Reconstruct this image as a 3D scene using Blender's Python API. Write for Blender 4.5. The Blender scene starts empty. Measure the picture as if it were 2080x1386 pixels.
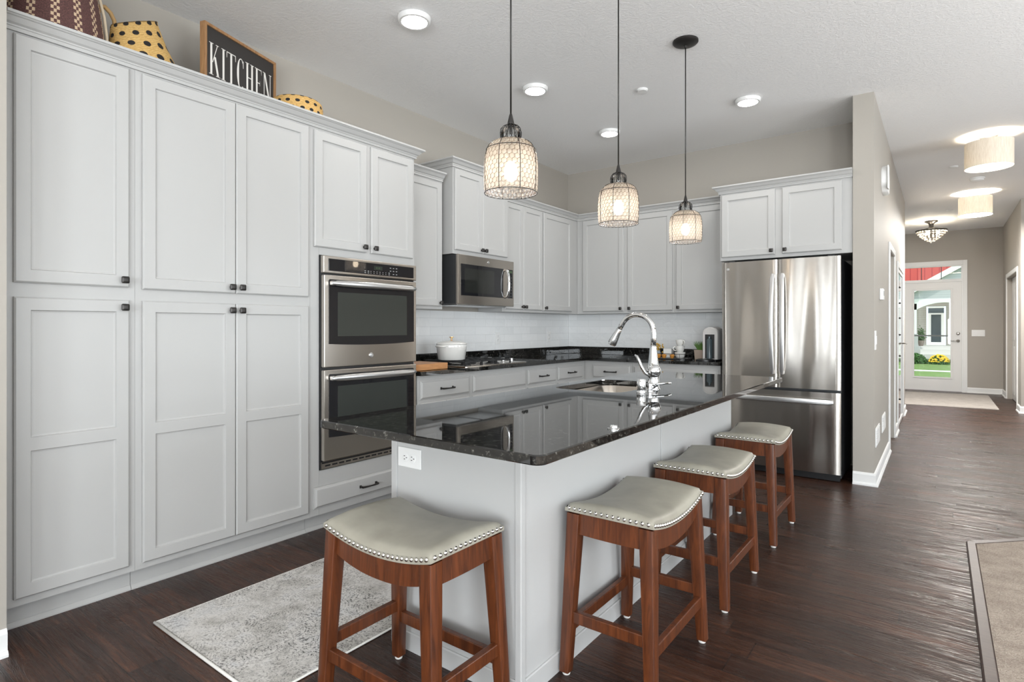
EXPOSURE = 0.24
WORLD = 1.6
SUN = 2.0
P_BACK = 124.0
P_RIGHT = 36.0
P_UP = 132.0
P_UP2 = 24.0
P_FOYER = 10.0
TILT = 0.35
BULB = 20.0
BULB2 = 165.0
LENS = 78.0
DIFF = 18.0
DIFF2 = 370.0
BULB3 = 240.0
CAB = (0.478, 0.476, 0.468)
ISL = (0.495, 0.495, 0.491)
WALL = (0.395, 0.367, 0.327)
CEIL = (0.88, 0.88, 0.88)
FLOOR_D = (0.011, 0.0056, 0.004)
FLOOR_M = (0.042, 0.018, 0.0105)
FLOOR_L = (0.130, 0.056, 0.030)
FLOOR_R = 0.22
FLOOR_B = 0.85
GRAN_SPEC = 0.55
import bpy, bmesh, math, random
from mathutils import Vector, Matrix
PI = math.pi
S = bpy.context.scene
COL = S.collection
random.seed(7)

# ------------------------------------------------------------------ camera
FPX = 1160.0
cam_data = bpy.data.cameras.new('camera')
cam_data.sensor_width = 36.0
cam_data.lens = 36.0 * FPX / 2080.0
cam_data.shift_y = -29.0 / 2080.0
cam_data.clip_start = 0.05
cam_data.clip_end = 300
cam = bpy.data.objects.new('camera', cam_data)
COL.objects.link(cam)
cam.location = (0, 0, 1.22)
cam.rotation_euler = (PI / 2, 0, math.atan((1908 - 1040) / FPX))
S.camera = cam

# ------------------------------------------------------------------ light
S.view_settings.view_transform = 'Standard'
S.view_settings.look = 'None'
S.view_settings.gamma = 1.0
S.view_settings.use_curve_mapping = False
S.view_settings.exposure = EXPOSURE
S.cycles.max_bounces = 10
S.cycles.diffuse_bounces = 5
S.cycles.glossy_bounces = 5
S.cycles.transparent_max_bounces = 16
S.cycles.sample_clamp_indirect = 6.0
S.cycles.caustics_reflective = False
S.cycles.caustics_refractive = False

world = bpy.data.worlds.new('sky')
S.world = world
world.use_nodes = True
wn = world.node_tree.nodes
wn['Background'].inputs[0].default_value = (0.80, 0.90, 1.0, 1)
wn['Background'].inputs[1].default_value = WORLD

def lamp(name, kind, loc, rot, energy, color, **kw):
    d = bpy.data.lights.new(name, kind)
    d.energy = energy
    d.color = color
    for k, v in kw.items():
        setattr(d, k, v)
    o = bpy.data.objects.new(name, d)
    COL.objects.link(o)
    o.location = loc
    o.rotation_euler = rot
    return o

sun = lamp('sun', 'SUN', (0, 0, 20), (0, 0, 0), SUN, (1, 0.96, 0.88), angle=0.02)
sun.rotation_euler = Vector((0.55, 0.45, -0.75)).to_track_quat('-Z', 'Y').to_euler()
# daylight at the windows of the living room behind the camera: (x, y, wide)
DAY = (0.90, 0.96, 1.0)
WIN_BACK = [(-2.15, 0.40), (-1.30, 0.40), (0.90, 1.2), (3.0, 1.4)]
WIN_RIGHT = [(-2.2, 2.2), (1.6, 2.4), (5.6, 1.8)]
for x, w in WIN_BACK:
    lamp('window_or_fill_light', 'AREA', (x, -4.50, 1.45), (PI / 2 + TILT, 0, 0), P_BACK * w * (0.34 if x < 0 else 1.0), DAY, shape='RECTANGLE', size=w, size_y=2.1)
for y, w in WIN_RIGHT:
    lamp('window_or_fill_light', 'AREA', (4.20, y, 1.45), (PI / 2 + TILT, 0, PI / 2), P_RIGHT * w, DAY, shape='RECTANGLE', size=w, size_y=2.1)

# added out-of-view fill lamps without fixtures, shining up to brighten the ceiling
lamp('ceiling_fill_uplight', 'AREA', (2.8, -2.3, 0.5), (PI, 0, 0), P_UP, (1.0, 0.985, 0.965), shape='DISK', size=3.0)
lamp('ceiling_fill_uplight', 'AREA', (2.0, 3.6, 0.5), (PI, 0, 0), P_UP2, (1.0, 0.985, 0.965), shape='DISK', size=2.4)
lamp('window_or_fill_light', 'AREA', (-1.92, 11.8, 1.6), (PI / 2, 0, -PI / 2), P_FOYER, DAY, shape='RECTANGLE', size=1.6, size_y=1.8)  # added unseen fill lamp brightening the foyer; this wall has no window

# ------------------------------------------------------------------ helpers
def bm_new():
    return bmesh.new()

def mkmesh(name, bm, mats, smooth=False, angle=None):
    me = bpy.data.meshes.new(name)
    bm.normal_update()
    bm.to_mesh(me)
    bm.free()
    if not isinstance(mats, (list, tuple)):
        mats = [mats]
    for m in mats:
        me.materials.append(m)
    if smooth or angle is not None:
        for p in me.polygons:
            p.use_smooth = True
        if angle is not None:
            try:
                me.set_sharp_from_angle(angle=math.radians(angle))
            except Exception:
                pass
    return me

def obj(name, bm, mats, parent=None, smooth=False, angle=None, label=None):
    o = bpy.data.objects.new(name, mkmesh(name, bm, mats, smooth, angle))
    COL.objects.link(o)
    if parent is not None:
        o.parent = parent
    if label:
        o['label'] = label
    return o

def thing(name, label, cat, loc=(0, 0, 0), rotz=0, group=None):
    o = bpy.data.objects.new(name, None)
    COL.objects.link(o)
    o.empty_display_size = 0.1
    o.location = loc
    o.rotation_euler = (0, 0, rotz)
    o['label'] = label
    o['category'] = cat
    if group:
        o['group'] = group
    return o

def tag(o, label, cat, group=None, kind=None):
    o['label'] = label
    o['category'] = cat
    if group:
        o['group'] = group
    if kind:
        o['kind'] = kind
    return o

def struct(name, bm, mats, parent=None, **kw):
    o = obj(name, bm, mats, parent, **kw)
    if parent is None:
        o['kind'] = 'structure'
    return o

def copy_tree(root, loc=None, rotz=None, label=None):
    r = root.copy()
    COL.objects.link(r)
    if loc is not None:
        r.location = loc
    if rotz is not None:
        r.rotation_euler = (0, 0, rotz)
    if label:
        r['label'] = label
    for ch in list(root.children):
        c = ch.copy()
        COL.objects.link(c)
        c.parent = r
        for g in list(ch.children):
            d = g.copy()
            COL.objects.link(d)
            d.parent = c
    return r

def box(bm, x0, x1, y0, y1, z0, z1, bev=0.0, seg=2, mi=0, M=None):
    r = bmesh.ops.create_cube(bm, size=1.0)
    vs = r['verts']
    for v in vs:
        v.co = Vector(((x0 + x1) / 2 + v.co.x * (x1 - x0), (y0 + y1) / 2 + v.co.y * (y1 - y0), (z0 + z1) / 2 + v.co.z * (z1 - z0)))
    fs = {f for v in vs for f in v.link_faces}
    if bev > 0:
        es = list({e for v in vs for e in v.link_edges})
        rr = bmesh.ops.bevel(bm, geom=es, offset=bev, segments=seg, affect='EDGES', profile=0.5)
        fs = set(rr['faces']) | {f for f in fs if f.is_valid}
        vs = list({v for f in fs for v in f.verts})
    for f in fs:
        f.material_index = mi
    if M is not None:
        for v in {v for f in fs for v in f.verts}:
            v.co = M @ v.co
    return fs

def quad(bm, pts, mi=0):
    f = bm.faces.new([bm.verts.new(p) for p in pts])
    f.material_index = mi
    return f

def lathe(bm, prof, seg=32, c=(0, 0, 0), M=None, mi=0, uv=False, cap0=True, cap1=True, a0=0.0):
    """prof: list of (r, z) bottom to top."""
    rings = []
    cx, cy, cz = c
    for r, z in prof:
        if r < 1e-6:
            co = Vector((cx, cy, cz + z))
            rings.append([bm.verts.new(M @ co if M else co)])
        else:
            ring = []
            for i in range(seg):
                a = a0 + 2 * PI * i / seg
                co = Vector((cx + r * math.cos(a), cy + r * math.sin(a), cz + z))
                ring.append(bm.verts.new(M @ co if M else co))
            rings.append(ring)
    uvl = bm.loops.layers.uv.verify() if uv else None
    L = [0]
    for k in range(1, len(prof)):
        L.append(L[-1] + math.hypot(prof[k][0] - prof[k - 1][0], prof[k][1] - prof[k - 1][1]))
    for k in range(len(rings) - 1):
        A, B = rings[k], rings[k + 1]
        if len(A) == 1 and len(B) == 1:
            continue
        for i in range(seg):
            j = (i + 1) % seg
            if len(A) == 1:
                f = bm.faces.new((A[0], B[j], B[i]))
                us = [(i + .5, k), (i + 1, k + 1), (i, k + 1)]
            elif len(B) == 1:
                f = bm.faces.new((A[i], A[j], B[0]))
                us = [(i, k), (i + 1, k), (i + .5, k + 1)]
            else:
                f = bm.faces.new((A[i], A[j], B[j], B[i]))
                us = [(i, k), (i + 1, k), (i + 1, k + 1), (i, k + 1)]
            f.material_index = mi
            if uvl:
                for lp, (u, kk) in zip(f.loops, us):
                    lp[uvl].uv = (u / seg, L[kk])
    if cap0 and len(rings[0]) > 2:
        bm.faces.new(list(reversed(rings[0]))).material_index = mi
    if cap1 and len(rings[-1]) > 2:
        bm.faces.new(rings[-1]).material_index = mi

def tube(bm, pts, r, seg=10, mi=0, cap=True, closed=False, flat=1.0):
    pts = [Vector(p) for p in pts]
    n = len(pts)
    rs = r if isinstance(r, (list, tuple)) else [r] * n
    rings = []
    up = None
    for i in range(n):
        if closed:
            t = (pts[(i + 1) % n] - pts[i - 1]).normalized()
        else:
            t = (pts[min(i + 1, n - 1)] - pts[max(i - 1, 0)]).normalized()
        if up is None:
            up = Vector((0, 0, 1)) if abs(t.z) < 0.95 else Vector((1, 0, 0))
        a = t.cross(up)
        if a.length < 1e-6:
            a = t.orthogonal()
        a.normalize()
        b = a.cross(t).normalized()
        up = b
        rings.append([bm.verts.new(pts[i] + a * (rs[i] * math.cos(2 * PI * k / seg)) + b * (rs[i] * flat * math.sin(2 * PI * k / seg))) for k in range(seg)])
    m = n if closed else n - 1
    for i in range(m):
        A, B = rings[i], rings[(i + 1) % n]
        for k in range(seg):
            f = bm.faces.new((A[k], A[(k + 1) % seg], B[(k + 1) % seg], B[k]))
            f.material_index = mi
    if cap and not closed:
        bm.faces.new(list(reversed(rings[0]))).material_index = mi
        bm.faces.new(rings[-1]).material_index = mi

def sweep(bm, prof, path, closed=False, mi=0):
    """prof: closed polygon of (d, z), d measured to the right of travel; path: list of (x, y)."""
    P = [Vector((p[0], p[1])) for p in path]
    n = len(P)
    sec = []
    for i in range(n):
        dirs = []
        if i > 0 or closed:
            dirs.append((P[i] - P[i - 1]).normalized())
        if i < n - 1 or closed:
            dirs.append((P[(i + 1) % n] - P[i]).normalized())
        ns = [Vector((d.y, -d.x)) for d in dirs]
        m = ns[0] if len(ns) == 1 else (ns[0] + ns[1])
        if len(ns) == 2:
            m = m / max(0.2, m.dot(ns[0]))
        sec.append([bm.verts.new((P[i].x + m.x * d, P[i].y + m.y * d, z)) for d, z in prof])
    k = len(prof)
    for i in range(n if closed else n - 1):
        A, B = sec[i], sec[(i + 1) % n]
        for j in range(k):
            bm.faces.new((A[j], A[(j + 1) % k], B[(j + 1) % k], B[j])).material_index = mi
    if not closed:
        bm.faces.new(sec[0]).material_index = mi
        bm.faces.new(list(reversed(sec[-1]))).material_index = mi

def rrect(x0, x1, y0, y1, r, n=6):
    pts = []
    for cx, cy, a in ((x1 - r, y0 + r, -PI / 2), (x1 - r, y1 - r, 0), (x0 + r, y1 - r, PI / 2), (x0 + r, y0 + r, PI)):
        for i in range(n + 1):
            t = a + (PI / 2) * i / n
            pts.append((cx + r * math.cos(t), cy + r * math.sin(t)))
    return pts

def loft(bm, loops, mi=0, cap0=True, cap1=True):
    rings = [[bm.verts.new(p) for p in lp] for lp in loops]
    k = len(rings[0])
    for A, B in zip(rings, rings[1:]):
        for j in range(k):
            bm.faces.new((A[j], A[(j + 1) % k], B[(j + 1) % k], B[j])).material_index = mi
    if cap0:
        bm.faces.new(list(reversed(rings[0]))).material_index = mi
    if cap1:
        bm.faces.new(rings[-1]).material_index = mi
    return rings

def fix(bm):
    bmesh.ops.recalc_face_normals(bm, faces=bm.faces[:])

# ------------------------------------------------------------------ materials
class NT:
    def __init__(self, name):
        self.m = bpy.data.materials.new(name)
        self.m.use_nodes = True
        self.t = self.m.node_tree
        self.n = self.t.nodes
        self.b = self.n['Principled BSDF']
        self.out = self.n['Material Output']
    def add(self, typ, **kw):
        nd = self.n.new(typ)
        for k, v in kw.items():
            if hasattr(nd, k):
                setattr(nd, k, v)
            else:
                nd.inputs[k].default_value = v
        return nd
    def link(self, a, b):
        self.t.links.new(a, b)
    def val(self, sock, x):
        if hasattr(x, 'is_output'):
            self.link(x, sock)
        else:
            sock.default_value = x
    def math(self, op, a, b=0.0, c=0.0):
        nd = self.n.new('ShaderNodeMath')
        nd.operation = op
        self.val(nd.inputs[0], a)
        self.val(nd.inputs[1], b)
        self.val(nd.inputs[2], c)
        return nd.outputs[0]
    def mix(self, f, a, b):
        nd = self.n.new('ShaderNodeMix')
        nd.data_type = 'RGBA'
        self.val(nd.inputs[0], f)
        self.val(nd.inputs[6], a)
        self.val(nd.inputs[7], b)
        return nd.outputs[2]
    def co(self, kind='Object'):
        return self.n.new('ShaderNodeTexCoord').outputs[kind]
    def mapping(self, v, scale=(1, 1, 1), loc=(0, 0, 0), rot=(0, 0, 0)):
        nd = self.n.new('ShaderNodeMapping')
        self.link(v, nd.inputs[0])
        nd.inputs[1].default_value = loc
        nd.inputs[2].default_value = rot
        nd.inputs[3].default_value = scale
        return nd.outputs[0]
    def noise(self, v, scale=5, detail=2, rough=0.5, dist=0.0):
        nd = self.n.new('ShaderNodeTexNoise')
        self.link(v, nd.inputs['Vector'])
        nd.inputs['Scale'].default_value = scale
        nd.inputs['Detail'].default_value = detail
        nd.inputs['Roughness'].default_value = rough
        nd.inputs['Distortion'].default_value = dist
        return nd.outputs[0]
    def ramp(self, f, stops):
        nd = self.n.new('ShaderNodeValToRGB')
        self.link(f, nd.inputs[0])
        el = nd.color_ramp.elements
        while len(el) > len(stops):
            el.remove(el[-1])
        while len(el) < len(stops):
            el.new(1.0)
        for e, (p, c) in zip(el, stops):
            e.position = p
            e.color = (c, c, c, 1) if isinstance(c, (int, float)) else (*c, 1)
        return nd.outputs[0]
    def bump(self, h, strength=0.2, dist=0.01, normal=None):
        nd = self.n.new('ShaderNodeBump')
        self.link(h, nd.inputs['Height'])
        nd.inputs['Strength'].default_value = strength
        nd.inputs['Distance'].default_value = dist
        if normal is not None:
            self.link(normal, nd.inputs['Normal'])
        return nd.outputs[0]
    def set(self, **kw):
        names = dict(color='Base Color', rough='Roughness', metal='Metallic', spec='Specular IOR Level', coat='Coat Weight',
                     coatr='Coat Roughness', trans='Transmission Weight', alpha='Alpha', emit='Emission Color', es='Emission Strength',
                     normal='Normal', ior='IOR', aniso='Anisotropic', sheen='Sheen Weight', anrot='Anisotropic Rotation', tangent='Tangent')
        for k, v in kw.items():
            s = self.b.inputs[names[k]]
            if hasattr(v, 'is_output'):
                self.link(v, s)
            elif k in ('color', 'emit'):
                s.default_value = (*v, 1)
            else:
                s.default_value = v
        return self

def simple(name, color, rough=0.5, metal=0.0, **kw):
    return NT(name).set(color=color, rough=rough, metal=metal, **kw).m

def m_paint(name, color, scale=180, strength=0.06, rough=0.6):
    t = NT(name)
    n = t.noise(t.co(), scale, 2)
    t.set(color=color, rough=rough, normal=t.bump(n, strength, 0.002))
    return t.m

def m_ceiling():
    t = NT('knockdown_ceiling')
    v = t.co()
    n = t.ramp(t.noise(v, 52, 3, 0.6, 0.4), [(0.44, 0), (0.60, 1)])
    n2 = t.noise(v, 110, 2)
    h = t.math('ADD', n, t.math('MULTIPLY', n2, 0.35))
    t.set(color=CEIL, rough=0.75, normal=t.bump(h, 0.22, 0.005))
    return t.m

def m_floor():
    t = NT('hand_scraped_wood')
    sep = t.n.new('ShaderNodeSeparateXYZ')
    t.link(t.co(), sep.inputs[0])
    x, y = sep.outputs[0], sep.outputs[1]
    W, L = 0.127, 1.15
    ry = t.math('DIVIDE', t.math('ADD', y, 20.03), W)
    row = t.math('FLOOR', ry)
    fy = t.math('SUBTRACT', ry, row)
    wn1 = t.n.new('ShaderNodeTexWhiteNoise'); wn1.noise_dimensions = '1D'
    t.link(row, wn1.inputs['W'])
    rx = t.math('DIVIDE', t.math('ADD', t.math('ADD', x, 20.0), t.math('MULTIPLY', wn1.outputs[0], 3.1)), L)
    colm = t.math('FLOOR', rx)
    fx = t.math('SUBTRACT', rx, colm)
    wn2 = t.n.new('ShaderNodeTexWhiteNoise'); wn2.noise_dimensions = '1D'
    t.link(t.math('ADD', t.math('MULTIPLY', row, 7.31), t.math('MULTIPLY', colm, 3.17)), wn2.inputs['W'])
    rnd = wn2.outputs[0]
    cmb = t.n.new('ShaderNodeCombineXYZ')
    t.link(t.math('ADD', x, t.math('MULTIPLY', rnd, 17.0)), cmb.inputs[0])
    t.link(t.math('ADD', y, t.math('MULTIPLY', rnd, 5.0)), cmb.inputs[1])
    t.link(rnd, cmb.inputs[2])
    v = cmb.outputs[0]
    g1 = t.noise(t.mapping(v, (2.2, 34, 3)), 1.6, 5, 0.62, 1.2)
    g2 = t.noise(t.mapping(v, (5.0, 120, 3)), 2.0, 3, 0.6, 0.3)
    g3 = t.noise(t.mapping(v, (1.6, 7, 2)), 1.3, 2, 0.5, 0.6)
    gg = t.math('ADD', t.math('MULTIPLY', g1, 0.6), t.math('ADD', t.math('MULTIPLY', g2, 0.2), t.math('MULTIPLY', g3, 0.2)))
    c = t.ramp(gg, [(0.30, FLOOR_D), (0.52, FLOOR_M), (0.72, FLOOR_L)])
    tint = t.ramp(rnd, [(0.0, (0.70, 0.62, 0.60)), (0.5, (1.0, 0.95, 0.92)), (1.0, (1.35, 1.2, 1.1))])
    mul = t.n.new('ShaderNodeMix'); mul.data_type = 'RGBA'; mul.blend_type = 'MULTIPLY'
    mul.inputs[0].default_value = 1.0
    t.link(c, mul.inputs[6]); t.link(tint, mul.inputs[7])
    # seams
    ey = t.math('MINIMUM', fy, t.math('SUBTRACT', 1.0, fy))
    ex = t.math('MINIMUM', fx, t.math('SUBTRACT', 1.0, fx))
    sy = t.math('LESS_THAN', ey, 0.010)
    sx = t.math('LESS_THAN', ex, 0.0016)
    seam = t.math('MAXIMUM', sy, sx)
    col = t.mix(seam, mul.outputs[2], (0.006, 0.004, 0.003, 1))
    # scraped relief
    scr = t.ramp(t.noise(t.mapping(v, (1.4, 16, 2)), 1.5, 4, 0.7, 2.0), [(0.42, 0), (0.56, 1)])
    h = t.math('ADD', t.math('MULTIPLY', g1, 0.45), t.math('ADD', t.math('MULTIPLY', scr, 0.45), t.math('MULTIPLY', g2, 0.15)))
    h = t.math('SUBTRACT', h, t.math('MULTIPLY', seam, 0.8))
    rough = t.math('ADD', FLOOR_R, t.math('MULTIPLY', g3, 0.14))
    t.set(color=col, rough=rough, normal=t.bump(h, FLOOR_B, 0.004), spec=0.37)
    return t.m

def m_granite():
    t = NT('black_granite')
    v = t.co()
    vo = t.n.new('ShaderNodeTexVoronoi')
    vo.inputs['Scale'].default_value = 170
    t.link(v, vo.inputs['Vector'])
    n = t.noise(v, 55, 4, 0.7)
    f = t.math('MULTIPLY', t.ramp(n, [(0.46, 0), (0.66, 1)]), t.ramp(vo.outputs['Color'], [(0.30, 0.0), (0.85, 1.0)]))
    c = t.ramp(f, [(0.0, (0.006, 0.006, 0.006)), (0.45, (0.035, 0.033, 0.028)), (1.0, (0.16, 0.155, 0.14))])
    t.set(color=c, rough=0.025, spec=GRAN_SPEC, ior=1.65)
    return t.m

def m_steel(name='brushed_steel', color=(0.55, 0.505, 0.455), rough=0.24, wav=0.0, aniso=0.75, sc=1.0):
    t = NT(name)
    v = t.co()
    br = t.noise(t.mapping(v, (1.5, 1.5, 420)), 1.0, 2, 0.6)
    nrm = None
    if wav > 0:
        w = t.noise(t.mapping(v, (3.2, 3.2, 0.28)), 1.0, 1, 0.4)
        nrm = t.bump(w, 1.0, wav)
    nrm = t.bump(br, 0.025, 0.001, nrm) if nrm is not None else t.bump(br, 0.025, 0.001)
    tg = t.n.new('ShaderNodeTangent')
    tg.direction_type = 'RADIAL'
    tg.axis = 'Z'
    t.set(color=color, metal=1.0, rough=rough, normal=nrm, aniso=aniso, anrot=0.25, tangent=tg.outputs[0])
    return t.m

def m_wood(name, c0, c1, scale=(30, 30, 2.2), rough=0.34, coat=0.10):
    t = NT(name)
    g = t.noise(t.mapping(t.co(), scale), 1.6, 4, 0.6, 1.4)
    c = t.ramp(g, [(0.30, c0), (0.70, c1)])
    t.set(color=c, rough=rough, coat=coat, coatr=0.2, normal=t.bump(g, 0.05, 0.002))
    return t.m

def m_leather():
    t = NT('taupe_leather')
    v = t.co()
    n = t.noise(v, 9, 3)
    c = t.ramp(n, [(0.3, (0.28, 0.262, 0.215)), (0.7, (0.37, 0.35, 0.29))])
    vo = t.n.new('ShaderNodeTexVoronoi'); vo.inputs['Scale'].default_value = 420
    t.link(v, vo.inputs['Vector'])
    t.set(color=c, rough=0.42, normal=t.bump(vo.outputs[0], 0.10, 0.001), spec=0.5)
    return t.m

def m_tile():
    t = NT('white_handmade_tile')
    v = t.co('UV')
    b = t.n.new('ShaderNodeTexBrick')
    t.link(v, b.inputs['Vector'])
    b.inputs['Color1'].default_value = (0.82, 0.83, 0.83, 1)
    b.inputs['Color2'].default_value = (0.88, 0.885, 0.885, 1)
    b.inputs['Mortar'].default_value = (0.72, 0.73, 0.73, 1)
    b.inputs['Scale'].default_value = 1.0
    b.inputs['Mortar Size'].default_value = 0.0016
    b.inputs['Mortar Smooth'].default_value = 0.3
    b.inputs['Brick Width'].default_value = 0.30
    b.inputs['Row Height'].default_value = 0.0765
    n = t.noise(v, 14, 2, 0.5, 0.5)
    n1 = t.bump(n, 0.45, 0.012)
    inv = t.math('SUBTRACT', 1.0, b.outputs['Fac'])
    t.set(color=b.outputs['Color'], rough=0.10, normal=t.bump(inv, 0.35, 0.003, n1), spec=0.5)
    return t.m

def m_rug():
    t = NT('distressed_rug_pile')
    v = t.co()
    a = t.noise(v, 3.2, 3, 0.6, 0.5)
    b = t.noise(v, 60, 3, 0.75, 1.8)
    vo = t.n.new('ShaderNodeTexVoronoi'); vo.inputs['Scale'].default_value = 7.0
    t.link(v, vo.inputs['Vector'])
    rings = t.math('ABSOLUTE', t.math('SINE', t.math('MULTIPLY', vo.outputs['Distance'], 42.0)))
    mask = t.math('MULTIPLY', t.ramp(b, [(0.48, 0), (0.55, 1)]), t.math('ADD', 0.45, t.math('MULTIPLY', t.ramp(rings, [(0.1, 1), (0.75, 0)]), 0.65)))
    mask = t.math('MULTIPLY', mask, t.ramp(a, [(0.30, 0.25), (0.62, 1.0)]))
    base = t.ramp(t.noise(v, 7, 3, 0.6, 0.6), [(0.32, (0.46, 0.44, 0.41)), (0.55, (0.66, 0.64, 0.615)), (0.75, (0.58, 0.58, 0.59))])
    c = t.mix(mask, base, (0.045, 0.042, 0.040, 1))
    t.set(color=c, rough=0.95, normal=t.bump(t.noise(v, 300, 2), 0.3, 0.003))
    return t.m

def m_carpet(name, c0, c1, sc=1.0):
    t = NT(name)
    v = t.co()
    n = t.noise(v, 150 * sc, 3, 0.7)
    n2 = t.noise(v, 9, 3, 0.6)
    c = t.ramp(t.math('ADD', t.math('MULTIPLY', n, 0.6), t.math('MULTIPLY', n2, 0.4)), [(0.36, c0), (0.64, c1)])
    t.set(color=c, rough=1.0, spec=0.1, normal=t.bump(n, 0.8, 0.012))
    return t.m

def m_straw(name, base0, base1, dots=True, nx=12.0, ny=0.062, off=0.0):
    t = NT(name)
    v = t.co('UV')
    sep = t.n.new('ShaderNodeSeparateXYZ')
    t.link(v, sep.inputs[0])
    w = t.math('SINE', t.math('MULTIPLY', sep.outputs[1], 620.0))
    n = t.noise(t.mapping(v, (60, 160, 1)), 1.0, 3, 0.7)
    c = t.ramp(n, [(0.3, base0), (0.7, base1)])
    if dots:
        gx = t.math('MULTIPLY', sep.outputs[0], nx)
        gy = t.math('DIVIDE', t.math('ADD', sep.outputs[1], off), ny)
        row = t.math('FLOOR', gy)
        gx = t.math('ADD', gx, t.math('MULTIPLY', t.math('MODULO', row, 2.0), 0.5))
        fx = t.math('SUBTRACT', t.math('FRACT', gx), 0.5)
        fy = t.math('SUBTRACT', t.math('FRACT', gy), 0.5)
        d = t.math('SQRT', t.math('ADD', t.math('MULTIPLY', fx, fx), t.math('MULTIPLY', fy, fy)))
        c = t.mix(t.math('LESS_THAN', d, 0.24), c, (0.012, 0.010, 0.009, 1))
    t.set(color=c, rough=0.75, normal=t.bump(t.math('ADD', w, t.math('MULTIPLY', n, 2.0)), 0.5, 0.002))
    return t.m

def m_maroon():
    t = NT('maroon_woven_raffia')
    v = t.co('UV')
    sep = t.n.new('ShaderNodeSeparateXYZ')
    t.link(v, sep.inputs[0])
    u = t.math('MULTIPLY', sep.outputs[0], 15.0)
    fu = t.math('FRACT', u)
    cell = t.math('MULTIPLY', fu, 8.0)
    ci = t.math('FLOOR', cell)
    vi = t.math('FLOOR', t.math('DIVIDE', sep.outputs[1], 0.0150))
    chk = t.math('LESS_THAN', t.math('MODULO', t.math('ADD', ci, vi), 2.0), 0.5)
    band = t.math('MULTIPLY', t.math('GREATER_THAN', ci, 2.5), t.math('LESS_THAN', ci, 5.5))
    n = t.noise(t.mapping(v, (260, 150, 1)), 1.0, 2, 0.6)
    c = t.ramp(n, [(0.3, (0.055, 0.022, 0.022)), (0.7, (0.16, 0.070, 0.062))])
    c = t.mix(t.math('MULTIPLY', chk, band), c, (0.62, 0.46, 0.31, 1))
    w = t.math('MULTIPLY', t.math('SINE', t.math('MULTIPLY', sep.outputs[1], 900.0)), t.math('SINE', t.math('MULTIPLY', u, 70.0)))
    t.set(color=c, rough=0.7, normal=t.bump(w, 0.5, 0.002))
    return t.m

def m_shadeglass():
    """hand-blown honeycomb glass: lets light through, scatters some of it."""
    t = NT('honeycomb_glass')
    tr = t.add('ShaderNodeBsdfTransparent'); tr.inputs[0].default_value = (1.0, 0.97, 0.93, 1)
    tl = t.add('ShaderNodeBsdfTranslucent'); tl.inputs[0].default_value = (0.97, 0.93, 0.88, 1)
    gl = t.add('ShaderNodeBsdfGlossy'); gl.inputs[0].default_value = (1, 1, 1, 1); gl.inputs[1].default_value = 0.06
    m1 = t.add('ShaderNodeMixShader'); m1.inputs[0].default_value = 0.46
    t.link(tr.outputs[0], m1.inputs[1]); t.link(tl.outputs[0], m1.inputs[2])
    fr = t.add('ShaderNodeFresnel'); fr.inputs[0].default_value = 1.5
    m2 = t.add('ShaderNodeMixShader')
    t.link(fr.outputs[0], m2.inputs[0])
    t.link(m1.outputs[0], m2.inputs[1]); t.link(gl.outputs[0], m2.inputs[2])
    t.link(m2.outputs[0], t.out.inputs[0])
    return t.m

def m_pane(name='clear_pane', tint=(0.97, 0.99, 0.98)):
    t = NT(name)
    tr = t.add('ShaderNodeBsdfTransparent'); tr.inputs[0].default_value = (*tint, 1)
    gl = t.add('ShaderNodeBsdfGlossy'); gl.inputs[1].default_value = 0.01
    fr = t.add('ShaderNodeFresnel'); fr.inputs[0].default_value = 1.45
    m2 = t.add('ShaderNodeMixShader')
    t.link(fr.outputs[0], m2.inputs[0])
    t.link(tr.outputs[0], m2.inputs[1]); t.link(gl.outputs[0], m2.inputs[2])
    t.link(m2.outputs[0], t.out.inputs[0])
    return t.m

def m_fabric_shade():
    t = NT('linen_drum_fabric')
    n = t.noise(t.mapping(t.co(), (160, 160, 12)), 1.0, 3, 0.7)
    c = t.ramp(n, [(0.3, (0.66, 0.61, 0.53)), (0.7, (0.82, 0.78, 0.71))])
    d = t.add('ShaderNodeBsdfDiffuse'); t.link(c, d.inputs[0])
    tl = t.add('ShaderNodeBsdfTranslucent'); t.link(c, tl.inputs[0])
    mx = t.add('ShaderNodeMixShader'); mx.inputs[0].default_value = 0.15
    t.link(d.outputs[0], mx.inputs[1]); t.link(tl.outputs[0], mx.inputs[2])
    t.link(mx.outputs[0], t.out.inputs[0])
    return t.m

def m_emit(name, color, s):
    t = NT(name)
    t.set(color=(0.8, 0.8, 0.8), emit=color, es=s)
    return t.m

def m_siding(name, c0, c1, axis='x', sp=0.4):
    t = NT(name)
    sep = t.n.new('ShaderNodeSeparateXYZ')
    t.link(t.co(), sep.inputs[0])
    f = t.math('FRACT', t.math('DIVIDE', t.math('ADD', sep.outputs[0 if axis == 'x' else 2], 50.0), sp))
    c = t.mix(t.math('LESS_THAN', f, 0.12), (*c0, 1), (*c1, 1))
    t.set(color=c, rough=0.7)
    return t.m

def m_grass():
    t = NT('lawn_grass')
    v = t.co()
    c = t.ramp(t.noise(v, 4.0, 4, 0.7), [(0.3, (0.09, 0.17, 0.035)), (0.7, (0.19, 0.30, 0.075))])
    t.set(color=c, rough=0.9, normal=t.bump(t.noise(v, 30, 3), 0.6, 0.03))
    return t.m

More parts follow.
